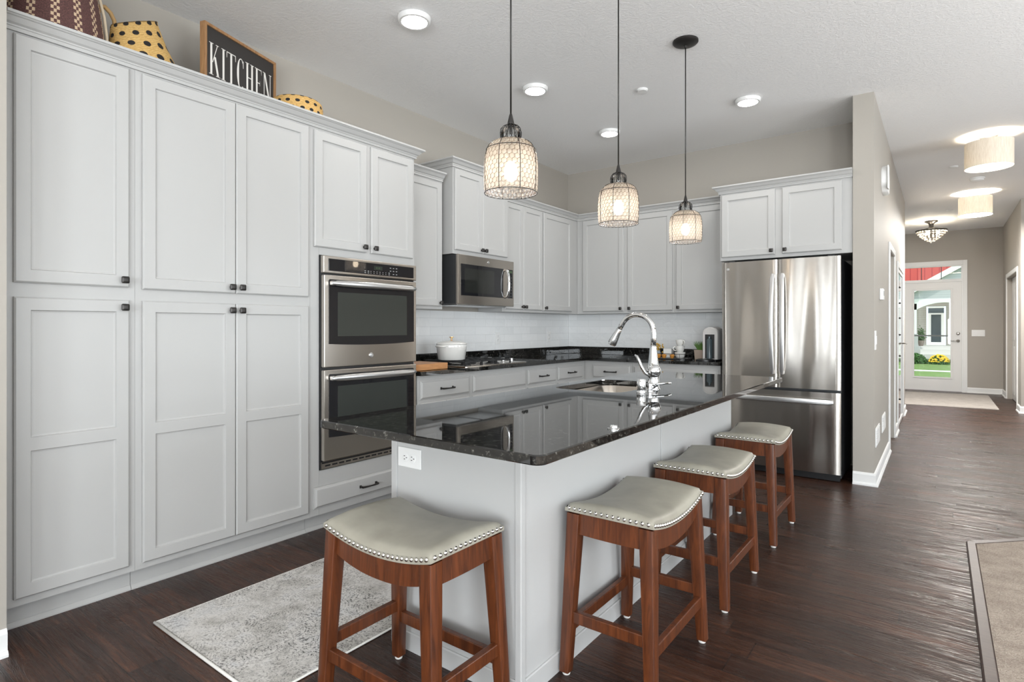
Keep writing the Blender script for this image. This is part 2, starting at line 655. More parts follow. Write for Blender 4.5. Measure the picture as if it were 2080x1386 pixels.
MT = {}
MT['cab'] = simple('white_cabinet_paint', CAB, 0.38, spec=0.4)
MT['trim'] = simple('white_trim_paint', (0.80, 0.80, 0.79), 0.4, spec=0.4)
MT['isl'] = simple('island_white_paint', ISL, 0.42, spec=0.4)
MT['wall'] = m_paint('greige_wall_paint', WALL)
MT['ceil'] = m_ceiling()
MT['floor'] = m_floor()
MT['granite'] = m_granite()
MT['steel'] = m_steel(rough=0.26)
MT['fsteel'] = m_steel('fridge_steel', (0.50, 0.47, 0.435), 0.19, wav=0.04, aniso=0.8)
MT['steel2'] = simple('satin_steel', (0.66, 0.66, 0.66), 0.28, 1.0)
MT['chrome'] = simple('polished_chrome', (0.74, 0.75, 0.76), 0.05, 1.0)
MT['nickel'] = simple('nickel_nail', (0.72, 0.70, 0.66), 0.22, 1.0)
MT['bronze'] = simple('dark_bronze_metal', (0.045, 0.042, 0.040), 0.38, 0.7)
MT['black'] = simple('black_plastic', (0.012, 0.012, 0.013), 0.35)
MT['blackmetal'] = simple('charcoal_side_metal', (0.045, 0.047, 0.05), 0.45, 0.3)
MT['bglass'] = simple('black_oven_glass', (0.012, 0.012, 0.014), 0.03, spec=0.75)
MT['wglass'] = simple('oven_window_glass', (0.035, 0.040, 0.036), 0.03, spec=1.0)
MT['cast'] = simple('cast_iron', (0.015, 0.015, 0.016), 0.55)
MT['cherry'] = m_wood('cherry_stained_wood', (0.052, 0.014, 0.005), (0.150, 0.041, 0.012))
MT['leather'] = m_leather()
MT['tile'] = m_tile()
MT['rug'] = m_rug()
MT['rugedge'] = simple('rug_binding', (0.66, 0.645, 0.61), 0.9)
MT['carpet'] = m_carpet('beige_carpet_pile', (0.31, 0.25, 0.205), (0.55, 0.47, 0.395))
MT['mat'] = m_carpet('cream_mat_pile', (0.40, 0.36, 0.33), (0.58, 0.54, 0.50), 0.6)
MT['reducer'] = m_wood('dark_edge_wood', (0.03, 0.017, 0.013), (0.075, 0.045, 0.035), (3, 60, 3), 0.42, 0.0)
MT['oak'] = m_wood('oak_sign_frame', (0.24, 0.115, 0.045), (0.44, 0.245, 0.11), (40, 40, 3), 0.55, 0.0)
MT['board'] = m_wood('maple_board', (0.40, 0.17, 0.06), (0.58, 0.29, 0.12), (30, 3, 30), 0.42, 0.1)
MT['signblack'] = simple('sign_charcoal_paint', (0.030, 0.026, 0.024), 0.6)
MT['signwhite'] = simple('sign_white_paint', (0.80, 0.78, 0.74), 0.6)
MT['maroon'] = m_maroon()
MT['straw'] = m_straw('dotted_straw', (0.50, 0.28, 0.075), (0.74, 0.50, 0.19))
MT['straw2'] = m_straw('small_dotted_straw', (0.50, 0.28, 0.075), (0.74, 0.48, 0.18), True, 17.0, 0.040, 0.012)
MT['rope'] = m_straw('rope_straw', (0.30, 0.17, 0.06), (0.55, 0.36, 0.16), False)
MT['cream'] = simple('cream_braid', (0.66, 0.55, 0.40), 0.8)
MT['enamel'] = simple('white_enamel', (0.78, 0.77, 0.74), 0.12, coat=0.4)
MT['gold'] = simple('gold_knob', (0.80, 0.48, 0.22), 0.25, 1.0)
MT['plastic'] = simple('white_plastic', (0.82, 0.82, 0.81), 0.35)
MT['slot'] = simple('dark_slot', (0.05, 0.05, 0.05), 0.6)
MT['grey'] = simple('grey_machine_plastic', (0.62, 0.60, 0.58), 0.3)
MT['terra'] = simple('taupe_pot', (0.33, 0.26, 0.21), 0.8)
MT['leaf'] = simple('plant_leaf', (0.10, 0.20, 0.045), 0.6)
MT['leafd'] = simple('bush_leaf', (0.055, 0.15, 0.03), 0.7)
MT['yellow'] = simple('yellow_petal', (0.85, 0.55, 0.03), 0.6)
MT['amber'] = simple('amber_capsule', (0.75, 0.33, 0.07), 0.35, 0.3)
MT['dried'] = simple('dried_flower', (0.55, 0.33, 0.06), 0.8)
MT['shade'] = m_shadeglass()
MT['pane'] = m_pane()
MT['drum'] = m_fabric_shade()
MT['bulb'] = m_emit('warm_bulb', (1.0, 0.84, 0.64), BULB)
MT['neckglass'] = m_pane('clear_neck_glass', (0.86, 0.86, 0.85))
MT['bulb2'] = m_emit('drum_bulb', (1.0, 0.84, 0.62), BULB2)
MT['lens'] = m_emit('led_lens', (1.0, 0.97, 0.92), LENS)
MT['diff'] = m_emit('drum_diffuser', (1.0, 0.90, 0.76), DIFF)
MT['diff2'] = m_emit('bright_drum_diffuser', (1.0, 0.96, 0.91), DIFF2)
MT['bulb3'] = m_emit('crystal_bulb', (1.0, 0.86, 0.66), BULB3)
MT['beads'] = simple('crystal_bead', (0.92, 0.90, 0.86), 0.05, spec=1.0, trans=0.7)
MT['disp'] = simple('green_display', (0.02, 0.03, 0.02), 0.1, emit=(0.30, 0.45, 0.22), es=0.12)
MT['mark'] = simple('grey_print', (0.35, 0.35, 0.34), 0.4)
MT['mirror'] = simple('mirror_glass', (0.85, 0.87, 0.87), 0.03, 1.0)
MT['felt'] = simple('white_felt_pad', (0.72, 0.70, 0.67), 0.9)
MT['doorwhite'] = simple('door_paint', (0.74, 0.73, 0.71), 0.35)
MT['grass'] = m_grass()
MT['concrete'] = simple('pale_concrete', (0.62, 0.60, 0.56), 0.9)
MT['red'] = m_siding('red_board_siding', (0.62, 0.10, 0.085), (0.42, 0.05, 0.05), 'x', 0.42)
MT['gsiding'] = m_siding('grey_lap_siding', (0.50, 0.51, 0.52), (0.38, 0.39, 0.40), 'z', 0.16)
MT['tansiding'] = m_siding('tan_lap_siding', (0.36, 0.34, 0.30), (0.28, 0.26, 0.23), 'z', 0.16)
MT['hwhite'] = simple('house_white_trim', (0.82, 0.81, 0.78), 0.6)
MT['hglass'] = simple('house_dark_glass', (0.05, 0.07, 0.08), 0.05, spec=0.8)
MT['stone'] = m_paint('stone_veneer', (0.46, 0.46, 0.45), 6, 0.6, 0.9)
MT['shingle'] = simple('roof_shingle', (0.20, 0.19, 0.19), 0.9)

# ------------------------------------------------------------------ room shell
CH = 3.02
def wall_run(bm, axis, a0, a1, t0, t1, ops, H=CH, z0=0.0):
    """wall along axis ('x' or 'y') from a0 to a1, thickness t0..t1, openings (a, b, z0, z1)."""
    def bx(a, b, za, zb):
        if b - a < 1e-4 or zb - za < 1e-4:
            return
        if axis == 'x':
            box(bm, a, b, t0, t1, za, zb)
        else:
            box(bm, t0, t1, a, b, za, zb)
    cur = a0
    for a, b, za, zb in sorted(ops):
        bx(cur, a, z0, H)
        bx(a, b, z0, za)
        bx(a, b, zb, H)
        cur = b
    bx(cur, a1, z0, H)

bm = bm_new(); box(bm, -3.7, 4.45, -4.75, 13.66, -0.12, 0.0); struct('floor', bm, MT['floor'])
bm = bm_new(); box(bm, -3.7, 4.45, -4.75, 13.66, CH, CH + 0.12); struct('ceiling', bm, MT['ceil'])
bm = bm_new(); box(bm, -3.68, -3.525, 0.575, 5.95, 0, CH); struct('wall_left', bm, MT['wall'])
bm = bm_new(); box(bm, -3.68, -2.78, -4.74, 0.575, 0, CH); struct('wall_near', bm, MT['wall'])
bm = bm_new(); box(bm, -3.525, -0.54, 5.82, 5.95, 0, CH); struct('wall_back', bm, MT['wall'])
bm = bm_new(); wall_run(bm, 'y', 5.155, 10.04, -0.54, -0.40, [(6.75, 7.52, 0, 1.99), (8.14, 9.36, 0, 1.93)]); struct('wall_hall', bm, MT['wall'])
bm = bm_new(); box(bm, -2.1, -0.54, 9.9, 10.04, 0, CH); box(bm, -2.1, -2.0, 10.04, 13.5, 0, CH); struct('wall_foyer', bm, MT['wall'])
bm = bm_new(); wall_run(bm, 'x', -2.1, 1.06, 13.5, 13.64, [(-0.585, 0.352, 0, 2.375)]); struct('wall_front', bm, MT['wall'])
bm = bm_new(); wall_run(bm, 'y', 10.72, 13.5, 0.92, 1.06, [(11.15, 12.75, 0, 2.04)]); struct('wall_entry', bm, MT['wall'])
bm = bm_new(); box(bm, 1.06, 4.45, 10.72, 10.86, 0, CH); struct('wall_far', bm, MT['wall'])
bm = bm_new(); wall_run(bm, 'y', -4.74, 10.72, 4.3, 4.45, [(y - w / 2, y + w / 2, 0.4, 2.5) for y, w in WIN_RIGHT]); struct('wall_right', bm, MT['wall'])
bm = bm_new(); wall_run(bm, 'x', -2.78, 4.3, -4.74, -4.6, [(x - w / 2, x + w / 2, 0.4, 2.5) for x, w in WIN_BACK]); struct('wall_rear', bm, MT['wall'])

# windows of the living room
k = 2
for x, w in WIN_BACK:
    bm = bm_new()
    for a, b, c, d in ((-w / 2, -w / 2 + .05, .4, 2.5), (w / 2 - .05, w / 2, .4, 2.5), (-w / 2 + .05, w / 2 - .05, .4, .45), (-w / 2 + .05, w / 2 - .05, 2.45, 2.5), (-.03, .03, .45, 2.45), (-w / 2 + .05, w / 2 - .05, 1.42, 1.47)):
        box(bm, x + a, x + b, -4.52 - .12, -4.54, c, d)
    struct('window_%d' % k, bm, MT['trim']); k += 1
for y, w in WIN_RIGHT:
    bm = bm_new()
    for a, b, c, d in ((-w / 2, -w / 2 + .05, .4, 2.5), (w / 2 - .05, w / 2, .4, 2.5), (-w / 2 + .05, w / 2 - .05, .4, .45), (-w / 2 + .05, w / 2 - .05, 2.45, 2.5), (-.03, .03, .45, 2.45), (-w / 2 + .05, w / 2 - .05, 1.42, 1.47)):
        box(bm, 4.24, 4.34, y + a, y + b, c, d)
    struct('window_%d' % k, bm, MT['trim']); k += 1

# baseboards with shoe moulding
BB = [(0, 0), (.028, 0), (.028, .010), (.020, .021), (.014, .021), (.014, .082), (.008, .094), (0, .098)]
def baseboard(side, *paths):
    bm = bm_new()
    for p in paths:
        sweep(bm, BB, p)
    fix(bm)
    struct('baseboard_' + side, bm, MT['trim'])
baseboard('near', [(-2.78, -4.6), (-2.78, .575)])
baseboard('hall', [(-.54, 5.155), (-.40, 5.155), (-.40, 6.685)], [(-.40, 7.585), (-.40, 8.075)], [(-.40, 9.425), (-.40, 10.04)])
baseboard('front', [(.415, 13.5), (.92, 13.5), (.92, 12.815)])
baseboard('far', [(.92, 11.085), (.92, 10.72), (4.3, 10.72)])

# casings
def casing_y(bm, xf, sgn, y0, y1, zt, w=.065, t=.016):
    xs = sorted((xf, xf + sgn * t))
    box(bm, xs[0], xs[1], y0 - w, y0, 0, zt + w, .004)
    box(bm, xs[0], xs[1], y1, y1 + w, 0, zt + w, .004)
    box(bm, xs[0], xs[1], y0, y1, zt, zt + w, .004)
bm = bm_new(); casing_y(bm, -.40, 1, 6.75, 7.52, 1.99); struct('trim_1', bm, MT['trim'])
bm = bm_new(); casing_y(bm, -.40, 1, 8.14, 9.36, 1.93); struct('trim_2', bm, MT['trim'])
bm = bm_new(); casing_y(bm, .92, -1, 11.15, 12.75, 2.04); struct('trim_3', bm, MT['trim'])

# ------------------------------------------------------------------ front door, transom, hall doors
d1 = bpy.data.objects.new('door_1', None); COL.objects.link(d1); d1['kind'] = 'structure'
bm = bm_new()
for a in ((-.555, -.40, .01, 2.06), (.18, .334, .01, 2.06), (-.40, .18, .01, .26), (-.40, .18, 1.92, 2.06)):
    box(bm, a[0], a[1], 13.50, 13.545, a[2], a[3])
fr = bm_new()
for a in ((-.42, -.388, .238, 1.942), (.168, .20, .238, 1.942), (-.388, .168, .238, .27), (-.388, .168, 1.91, 1.942)):
    box(fr, a[0], a[1], 13.488, 13.50, a[2], a[3], .003)
obj('door_slab', bm, MT['doorwhite'], d1)
obj('glass_frame', fr, MT['doorwhite'], d1)
bm = bm_new(); box(bm, -.40, .18, 13.515, 13.525, .26, 1.92); obj('glass_pane', bm, MT['pane'], d1)
bm = bm_new(); box(bm, -.41, .17, 13.56, 13.585, 1.035, 1.06); obj('storm_bar', bm, simple('storm_bar_grey', (.25, .25, .25), .5), d1)
bm = bm_new()
RY = Matrix.Rotation(PI / 2, 4, 'X')
lathe(bm, [(.0, .0), (.030, 0), (.030, .012), (.018, .022), (0, .022)], 20, M=Matrix.Translation((.279, 13.4995, 1.092)) @ RY)
obj('deadbolt', bm, MT['nickel'], d1, smooth=True)
bm = bm_new()
lathe(bm, [(.0, .0), (.028, 0), (.028, .010), (.012, .014), (.012, .045), (0, .045)], 20, M=Matrix.Translation((.279, 13.4995, .955)) @ RY)
tube(bm, [(.285, 13.46, .955), (.23, 13.455, .957), (.17, 13.46, .952)], [.010, .008, .006], 8)
obj('door_lever', bm, MT['nickel'], d1, smooth=True)
bm = bm_new()
for a in ((-.585, -.557, 0, 2.062), (.336, .352, 0, 2.062)):
    box(bm, a[0], a[1], 13.495, 13.56, a[2], a[3])
box(bm, -.585, .352, 13.495, 13.56, 2.062, 2.10)
box(bm, -.65, -.585, 13.484, 13.5, 0, 2.46, .003); box(bm, .352, .415, 13.484, 13.5, 0, 2.46, .003); box(bm, -.585, .352, 13.484, 13.5, 2.375, 2.46, .003)
struct('trim_4', bm, MT['trim'])
w1 = bpy.data.objects.new('window_1', None); COL.objects.link(w1); w1['kind'] = 'structure'
bm = bm_new()
for a in ((-.585, -.56, 2.10, 2.375), (.325, .352, 2.10, 2.375), (-.56, .325, 2.10, 2.115), (-.56, .325, 2.355, 2.375)):
    box(bm, a[0], a[1], 13.50, 13.56, a[2], a[3])
obj('window_frame', bm, MT['trim'], w1)
bm = bm_new()
for x in (-.275, .03):
    box(bm, x - .006, x + .006, 13.52, 13.545, 2.115, 2.355)
obj('muntin', bm, MT['blackmetal'], w1)
bm = bm_new(); box(bm, -.56, .325, 13.528, 13.534, 2.115, 2.355); obj('pane', bm, MT['pane'], w1)

d2 = bpy.data.objects.new('door_2', None); COL.objects.link(d2); d2['kind'] = 'structure'
bm = bm_new(); box(bm, -.54, -.50, 6.76, 7.51, .01, 1.98); obj('door_slab', bm, MT['wall'], d2)
d3 = bpy.data.objects.new('door_3', None); COL.objects.link(d3); d3['kind'] = 'structure'
bm = bm_new()
for a, b in ((8.145, 8.19), (9.31, 9.355)):
    box(bm, -.43, -.395, a, b, .01, 1.925)
box(bm, -.43, -.395, 8.19, 9.31, .01, .05); box(bm, -.43, -.395, 8.19, 9.31, 1.885, 1.925)
obj('door_frame', bm, MT['doorwhite'], d3)
bm = bm_new(); box(bm, -.42, -.402, 8.19, 9.31, .05, 1.885); obj('mirror_panel', bm, MT['mirror'], d3)
bm = bm_new()
for z in (.30, .85, 1.12, 1.33, 1.52, 1.72):
    lathe(bm, [(0, 0), (.012, 0), (.010, .010), (0, .012)], 12, M=Matrix.Translation((-.402, 8.75, z)) @ Matrix.Rotation(PI / 2, 4, 'Y'))
obj('stud', bm, MT['bronze'], d3, smooth=True)
bm = bm_new(); tube(bm, [(-.40, 9.15, 1.0), (-.345, 9.15, 1.0), (-.345, 9.02, 1.0)], .009, 8); obj('door_lever', bm, MT['nickel'], d3, smooth=True)
d4 = bpy.data.objects.new('door_4', None); COL.objects.link(d4); d4['kind'] = 'structure'
for i in range(4):
    bm = bm_new()
    y0 = 11.16 + i * .397
    box(bm, .985, 1.02, y0, y0 + .393, .012, 2.03)
    box(bm, .978, .985, y0 + .05, y0 + .343, .10, .90, .004); box(bm, .978, .985, y0 + .05, y0 + .343, 1.0, 1.95, .004)
    obj('door_leaf', bm, MT['doorwhite'], d4)

# ------------------------------------------------------------------ cabinets
FW = .052
def panel_door(bm, x0, x1, z0, z1, rails=(), th=.020, fw=FW, yb=0.0):
    i, ch, pd, pb = .006, .006, .010, .007
    yf = yb - th
    def ring(a, b, c, d, y):
        return [bm.verts.new(p) for p in ((a, y, c), (b, y, c), (b, y, d), (a, y, d))]
    R0 = ring(x0, x1, z0, z1, yb - .0005)
    R1 = ring(x0, x1, z0, z1, yf + ch)
    R2 = ring(x0 + i, x1 - i, z0 + i, z1 - i, yf)
    for A, B in ((R0, R1), (R1, R2)):
        for j in range(4):
            bm.faces.new((A[j], A[(j + 1) % 4], B[(j + 1) % 4], B[j]))
    zc = [z0 + i, z0 + fw]
    for r in sorted(rails):
        zc += [r - fw / 2, r + fw / 2]
    zc += [z1 - fw, z1 - i]
    xc = [x0 + i, x0 + fw, x1 - fw, x1 - i]
    for a in range(3):
        for b in range(len(zc) - 1):
            if a == 1 and b % 2 == 1:
                A = ring(xc[1], xc[2], zc[b], zc[b + 1], yf)
                B = ring(xc[1] + pb * .5, xc[2] - pb * .5, zc[b] + pb * .5, zc[b + 1] - pb * .5, yf + pd * .85)
                Cc = ring(xc[1] + pb * 1.4, xc[2] - pb * 1.4, zc[b] + pb * 1.4, zc[b + 1] - pb * 1.4, yf + pd)
                for P, Q in ((A, B), (B, Cc)):
                    for j in range(4):
                        bm.faces.new((P[j], P[(j + 1) % 4], Q[(j + 1) % 4], Q[j]))
                bm.faces.new(Cc)
            else:
                bm.faces.new(ring(xc[a], xc[a + 1], zc[b], zc[b + 1], yf))
    bm.faces.new(list(reversed(R0)))

def slab_front(bm, x0, x1, z0, z1, th=.020):
    rings = []
    for i, y in ((0, -.0005), (0, -th * .45), (.006, -th * .55), (.013, -th * .95), (.016, -th)):
        rings.append([(x0 + i, y, z0 + i), (x1 - i, y, z0 + i), (x1 - i, y, z1 - i), (x0 + i, y, z1 - i)])
    loft(bm, rings)

def knob_bm(x, z, y=-.020):
    bm = bm_new()
    M = Matrix.Translation((x, y, z)) @ Matrix.Rotation(PI / 2, 4, 'X')
    lathe(bm, [(.009, -.001), (.009, .002), (.0055, .004), (.0055, .014)], 12, M=M)
    rings = []
    for s, yy in ((.0075, .013), (.0135, .015), (.0155, .018), (.0155, .023), (.012, .027), (.006, .0285)):
        rings.append([M @ Vector((px, py, yy)) for px, py in rrect(-s, s, -s, s, s * .35, 3)])
    loft(bm, rings)
    fix(bm)
    return bm

def pull_bm(x, z, y=-.020, L=.062):
    bm = bm_new()
    for s in (-1, 1):
        box(bm, x + s * L - .007, x + s * L + .007, y - .006, y + .001, z - .009, z + .009, .002)
        box(bm, x + s * L - .004, x + s * L + .004, y - .024, y - .004, z - .005, z + .005)
    pts = [(x + L * t, y - .024 - .008 * (1 - t * t), z - .001) for t in [i / 8 - 1 for i in range(17)]]
    tube(bm, pts, [.0045 + .0025 * abs(i / 8 - 1) for i in range(17)], 8)
    return bm

def cabinet(name, label, loc, rotz, w, d, z0, z1, doors=(), drawers=(), toe=0.0, group=None, mat='cab', cat='cabinet', fw=FW, low=False):
    t = thing(name, label, cat, loc, rotz, group)
    bm = bm_new(); box(bm, .0005, w - .0005, 0, d, z0, z1)
    obj('carcass', bm, MT[mat], t)
    if toe:
        bm = bm_new(); box(bm, .001, w - .001, .055, d, 0.0, z0 - .0005)
        sweep(bm, [(0, 0), (.014, 0), (.014, .006), (.004, .020), (0, .022)], [(.001, .055), (w - .001, .055)])
        obj('toe_kick', bm, MT[mat], t)
    for dd in doors:
        x0, x1, a, b, kx, kz = dd[:6]
        rails = dd[6] if len(dd) > 6 else ()
        bm = bm_new(); panel_door(bm, x0, x1, a, b, rails, fw=fw); fix(bm)
        dr = obj('door', bm, MT[mat], t)
        if kx is not None:
            obj('knob', knob_bm(kx, kz), MT['bronze'], dr, angle=40)
    for x0, x1, a, b, h in drawers:
        bm = bm_new(); slab_front(bm, x0, x1, a, b); fix(bm)
        dr = obj('drawer', bm, MT[mat], t)
        if h:
            obj('handle', pull_bm((x0 + x1) / 2, (a + b) / 2), MT['bronze'], dr, angle=40)
    return t

RL = PI / 2
XT = -2.955
GT = 'tall cabinets on the left wall'
def yy(o, *v):
    return [a - o for a in v]
def tall(y0, y1, doors, drawers=(), **kw):
    return dict(loc=(XT, y0, 0), rotz=RL, w=y1 - y0, d=.568, z0=.10, z1=2.41, toe=1, **kw,
                doors=[(a - y0, b - y0, c, d, None if k is None else k - y0, kz, r) for a, b, c, d, k, kz, r in doors],
                drawers=[(a - y0, b - y0, c, d, h) for a, b, c, d, h in drawers])
cabinet('pantry_cabinet', 'white tall single-door pantry cabinet at the left wall end, under the maroon basket',
        **tall(.602, 1.061, [(.63, 1.034, 1.398, 2.390, 1.010, 1.430, ()), (.63, 1.034, .132, 1.340, 1.010, 1.307, (.745,))]))
cabinet('pantry_cabinet', 'white tall pantry cabinet with two pairs of doors, beside the double oven',
        **tall(1.061, 1.972, [(1.088, 1.5215, 1.393, 2.388, 1.497, 1.425, ()), (1.5245, 1.953, 1.393, 2.388, 1.549, 1.425, ()),
                              (1.088, 1.5215, .130, 1.340, 1.497, 1.305, (.745,)), (1.5245, 1.953, .130, 1.340, 1.549, 1.305, (.745,))]))
# the oven cabinet keeps an opening for the oven
t = thing('oven_cabinet', 'white tall cabinet holding the double oven, two doors above and a drawer below', 'cabinet', (XT, 1.972, 0), RL)
bm = bm_new(); W3 = 2.80 - 1.972
for a in ((0, .06, .10, 2.41), (W3 - .012, W3, .10, 2.41), (.06, W3 - .012, .10, .362), (.06, W3 - .012, 1.650, 2.41)):
    box(bm, a[0] + .0005, a[1] - .0005, 0, .568, a[2], a[3])
box(bm, .06, W3 - .012, .55, .568, .362, 1.65)
obj('carcass', bm, MT['cab'], t)
bm = bm_new(); box(bm, .001, W3 - .001, .055, .568, 0, .0995); sweep(bm, [(0, 0), (.014, 0), (.014, .006), (.004, .020), (0, .022)], [(.001, .055), (W3 - .001, .055)]); obj('toe_kick', bm, MT['cab'], t)
for a, b, kx in ((1.992, 2.374, 2.350), (2.410, 2.777, 2.434)):
    bm = bm_new(); panel_door(bm, a - 1.972, b - 1.972, 1.694, 2.383); fix(bm)
    dr = obj('door', bm, MT['cab'], t)
    obj('knob', knob_bm(kx - 1.972, 1.727), MT['bronze'], dr, angle=40)
bm = bm_new(); slab_front(bm, .02, .805, .144, .268); fix(bm); dr = obj('drawer', bm, MT['cab'], t)
obj('handle', pull_bm(.41, .206), MT['bronze'], dr, angle=40)

def crown(label, path, z0, group='crown mouldings'):
    prof = [(0, z0 - .012), (.012, z0 - .012), (.012, z0 + .002), (.016, z0 + .004), (.016, z0 + .010), (.026, z0 + .016), (.040, z0 + .034), (.046, z0 + .036), (.050, z0 + .040), (.056, z0 + .042), (.056, z0 + .053), (0, z0 + .053)]
    bm = bm_new(); sweep(bm, prof, path); fix(bm)
    tag(obj('crown_molding', bm, MT['cab']), label, 'molding', group)
crown('long white crown molding along the top of the tall pantry and oven cabinets', [(XT, .602), (XT, 2.801), (-3.226, 2.801)], 2.411)

XU, DU = -3.235, .288
cabinet('wall_cabinet', 'white narrow wall cabinet between the double oven cabinet and the microwave', (XU, 2.806, 0), RL, .569, DU, 1.362, 2.405,
        [(.022, .549, 1.385, 2.382, .527, 1.412)])
crown('short white crown molding on the narrow wall cabinet beside the oven cabinet', [(XU, 2.86), (XU, 3.374)], 2.406)
XM = -3.170
cabinet('wall_cabinet', 'white raised wall cabinet directly above the microwave', (XM, 3.430, 0), RL, .735, .353, 1.818, 2.536,
        [(.015, .3665, 1.850, 2.515, .343, 1.876), (.3685, .720, 1.850, 2.515, .392, 1.876)])
crown('white crown molding around the raised cabinet over the microwave', [(-3.522, 3.430), (XM, 3.430), (XM, 4.165), (-3.522, 4.165)], 2.537)
cabinet('wall_cabinet', 'white double-door wall cabinet right of the microwave', (XU, 4.168, 0), RL, .660, DU, 1.362, 2.405,
        [(.030, .3155, 1.385, 2.385, .292, 1.412), (.3195, .650, 1.385, 2.385, .343, 1.412)], fw=.048)
cabinet('wall_cabinet', 'white single-door wall cabinet in the room corner right of the double-door one', (XU, 4.829, 0), RL, .985, DU, 1.362, 2.405,
        [(.012, .565, 1.385, 2.385, .036, 1.412)])
YB = 5.535
cabinet('wall_cabinet', 'white double-door wall cabinet on the back wall behind the faucet', (-3.232, YB, 0), 0, 1.118, .283, 1.362, 2.405,
        [(.076, .568, 1.385, 2.385, .540, 1.412), (.613, 1.098, 1.385, 2.385, .640, 1.412)])
cabinet('wall_cabinet', 'white single-door wall cabinet over the coffee machine, next to the fridge', (-2.113, YB, 0), 0, .545, .283, 1.362, 2.405,
        [(.019, .520, 1.385, 2.385, .044, 1.412)])
crown('white crown molding running around the corner wall cabinets to the fridge cabinet', [(XU, 4.226), (XU, YB), (-1.628, YB)], 2.406)
cabinet('fridge_cabinet', 'white two-door cabinet above the stainless fridge', (-1.560, 5.175, 0), 0, 1.017, .643, 1.802, 2.403,
        [(.015, .455, 1.830, 2.380, .430, 1.862), (.510, .945, 1.830, 2.380, .534, 1.862)])
crown('white crown molding on top of the cabinet over the fridge', [(-1.560, 5.530), (-1.560, 5.175), (-.542, 5.175)], 2.404)

# base cabinets
XB = -2.930
def base_l(label, y0, y1, dr, knobs, handle=True):
    w = y1 - y0
    h = w / 2
    if knobs == 2:
        doors = [(.02, h - .0015, .13, .68, h - .03, .64), (h + .0015, w - .02, .13, .68, h + .03, .64)]
    else:
        doors = [(.02, w - .02, .13, .68, w - .045, .64)]
    return cabinet('base_cabinet', label, (XB, y0, 0), RL, w, .588, .10, .874, doors, [(dr[0] - y0, dr[1] - y0, .705, .836, handle)], toe=1)
base_l('white base cabinet with a wide drawer beside the oven, under the cutting board', 2.804, 3.370, (2.826, 3.348), 2)
base_l('white base cabinet with a plain panel under the cooktop', 3.370, 4.118, (3.395, 4.099), 2, False)
base_l('white base cabinet with a small drawer just right of the cooktop', 4.118, 4.618, (4.137, 4.600), 1)
base_l('white base cabinet with a small drawer nearest the room corner', 4.618, 5.1695, (4.637, 5.100), 1)
YF = 5.170
cabinet('base_cabinet', 'white base cabinet on the back wall, in the corner behind the sink', (-2.929, YF, 0), 0, .529, .645, .10, .874,
        [(.10, .505, .13, .68, .46, .64)], [(.095, .510, .705, .836, True)], toe=1)
cabinet('base_cabinet', 'white base cabinet on the back wall under the coffee machine, beside the fridge', (-2.399, YF, 0), 0, .845, .645, .10, .874,
        [(.02, .42, .13, .68, .39, .64), (.423, .825, .13, .68, .453, .64)], [(.02, .825, .705, .836, True)], toe=1)

# counter on the two walls
t = thing('countertop', 'black granite countertop along the left and back walls with low upstand', 'countertop')
poly = [(-3.524, 2.8035), (-2.885, 2.8035), (-2.885, 5.125), (-1.545, 5.125), (-1.545, 5.8185), (-3.524, 5.8185)]
bm = bm_new()
loft(bm, [[(x, y, .8755) for x, y in poly], [(x, y, .905) for x, y in poly]]); fix(bm)
obj('slab', bm, MT['granite'], t)
bm = bm_new(); box(bm, -3.524, -3.504, 2.8035, 5.8185, .9055, .990, .002); box(bm, -3.504, -1.545, 5.7985, 5.8185, .9055, .990, .002); obj('upstand', bm, MT['granite'], t)
def tiles(label, p0, p1, z0, z1, nrm):
    bm = bm_new(); uvl = bm.loops.layers.uv.verify()
    P0, P1, N = Vector(p0), Vector(p1), Vector(nrm)
    L = (P1 - P0).length
    th = .008
    c = [(0, 0), (L, 0), (L, z1 - z0), (0, z1 - z0)]
    D = (P1 - P0).normalized()
    fr = [bm.verts.new(P0 + D * a + N * th + Vector((0, 0, z0 + b))) for a, b in c]
    bk = [bm.verts.new(P0 + D * a + N * .0005 + Vector((0, 0, z0 + b))) for a, b in c]
    f = bm.faces.new(fr)
    for lp, (a, b) in zip(f.loops, c):
        lp[uvl].uv = (a + .03, b)
    for j in range(4):
        bm.faces.new((bk[j], bk[(j + 1) % 4], fr[(j + 1) % 4], fr[j]))
    fix(bm)
    tag(obj('tile_backsplash', bm, MT['tile']), label, 'backsplash')
tiles('glossy white tile backsplash on the left wall above the cooktop', (-3.525, 2.8035, 0), (-3.525, 5.81, 0), .9905, 1.361, (1, 0, 0))
tiles('glossy white tile backsplash on the back wall behind the coffee machine', (-3.516, 5.82, 0), (-1.545, 5.82, 0), .9905, 1.361, (0, -1, 0))

# ------------------------------------------------------------------ double wall oven
def arc_glass(x0, x1, z0, z1, sag, y, th, n=16, r=.008):
    """rounded sheet whose lower edge bows down by sag."""
    pts = [(x0 + (x1 - x0) * i / n, z0 - sag * (1 - (2 * i / n - 1) ** 2)) for i in range(n + 1)]
    pts += [(x1, z1 - r), (x1 - r, z1), (x0 + r, z1), (x0, z1 - r)]
    bm = bm_new()
    loft(bm, [[(px, y, pz) for px, pz in pts], [(px, y - th, pz) for px, pz in pts]])
    fix(bm)
    return bm

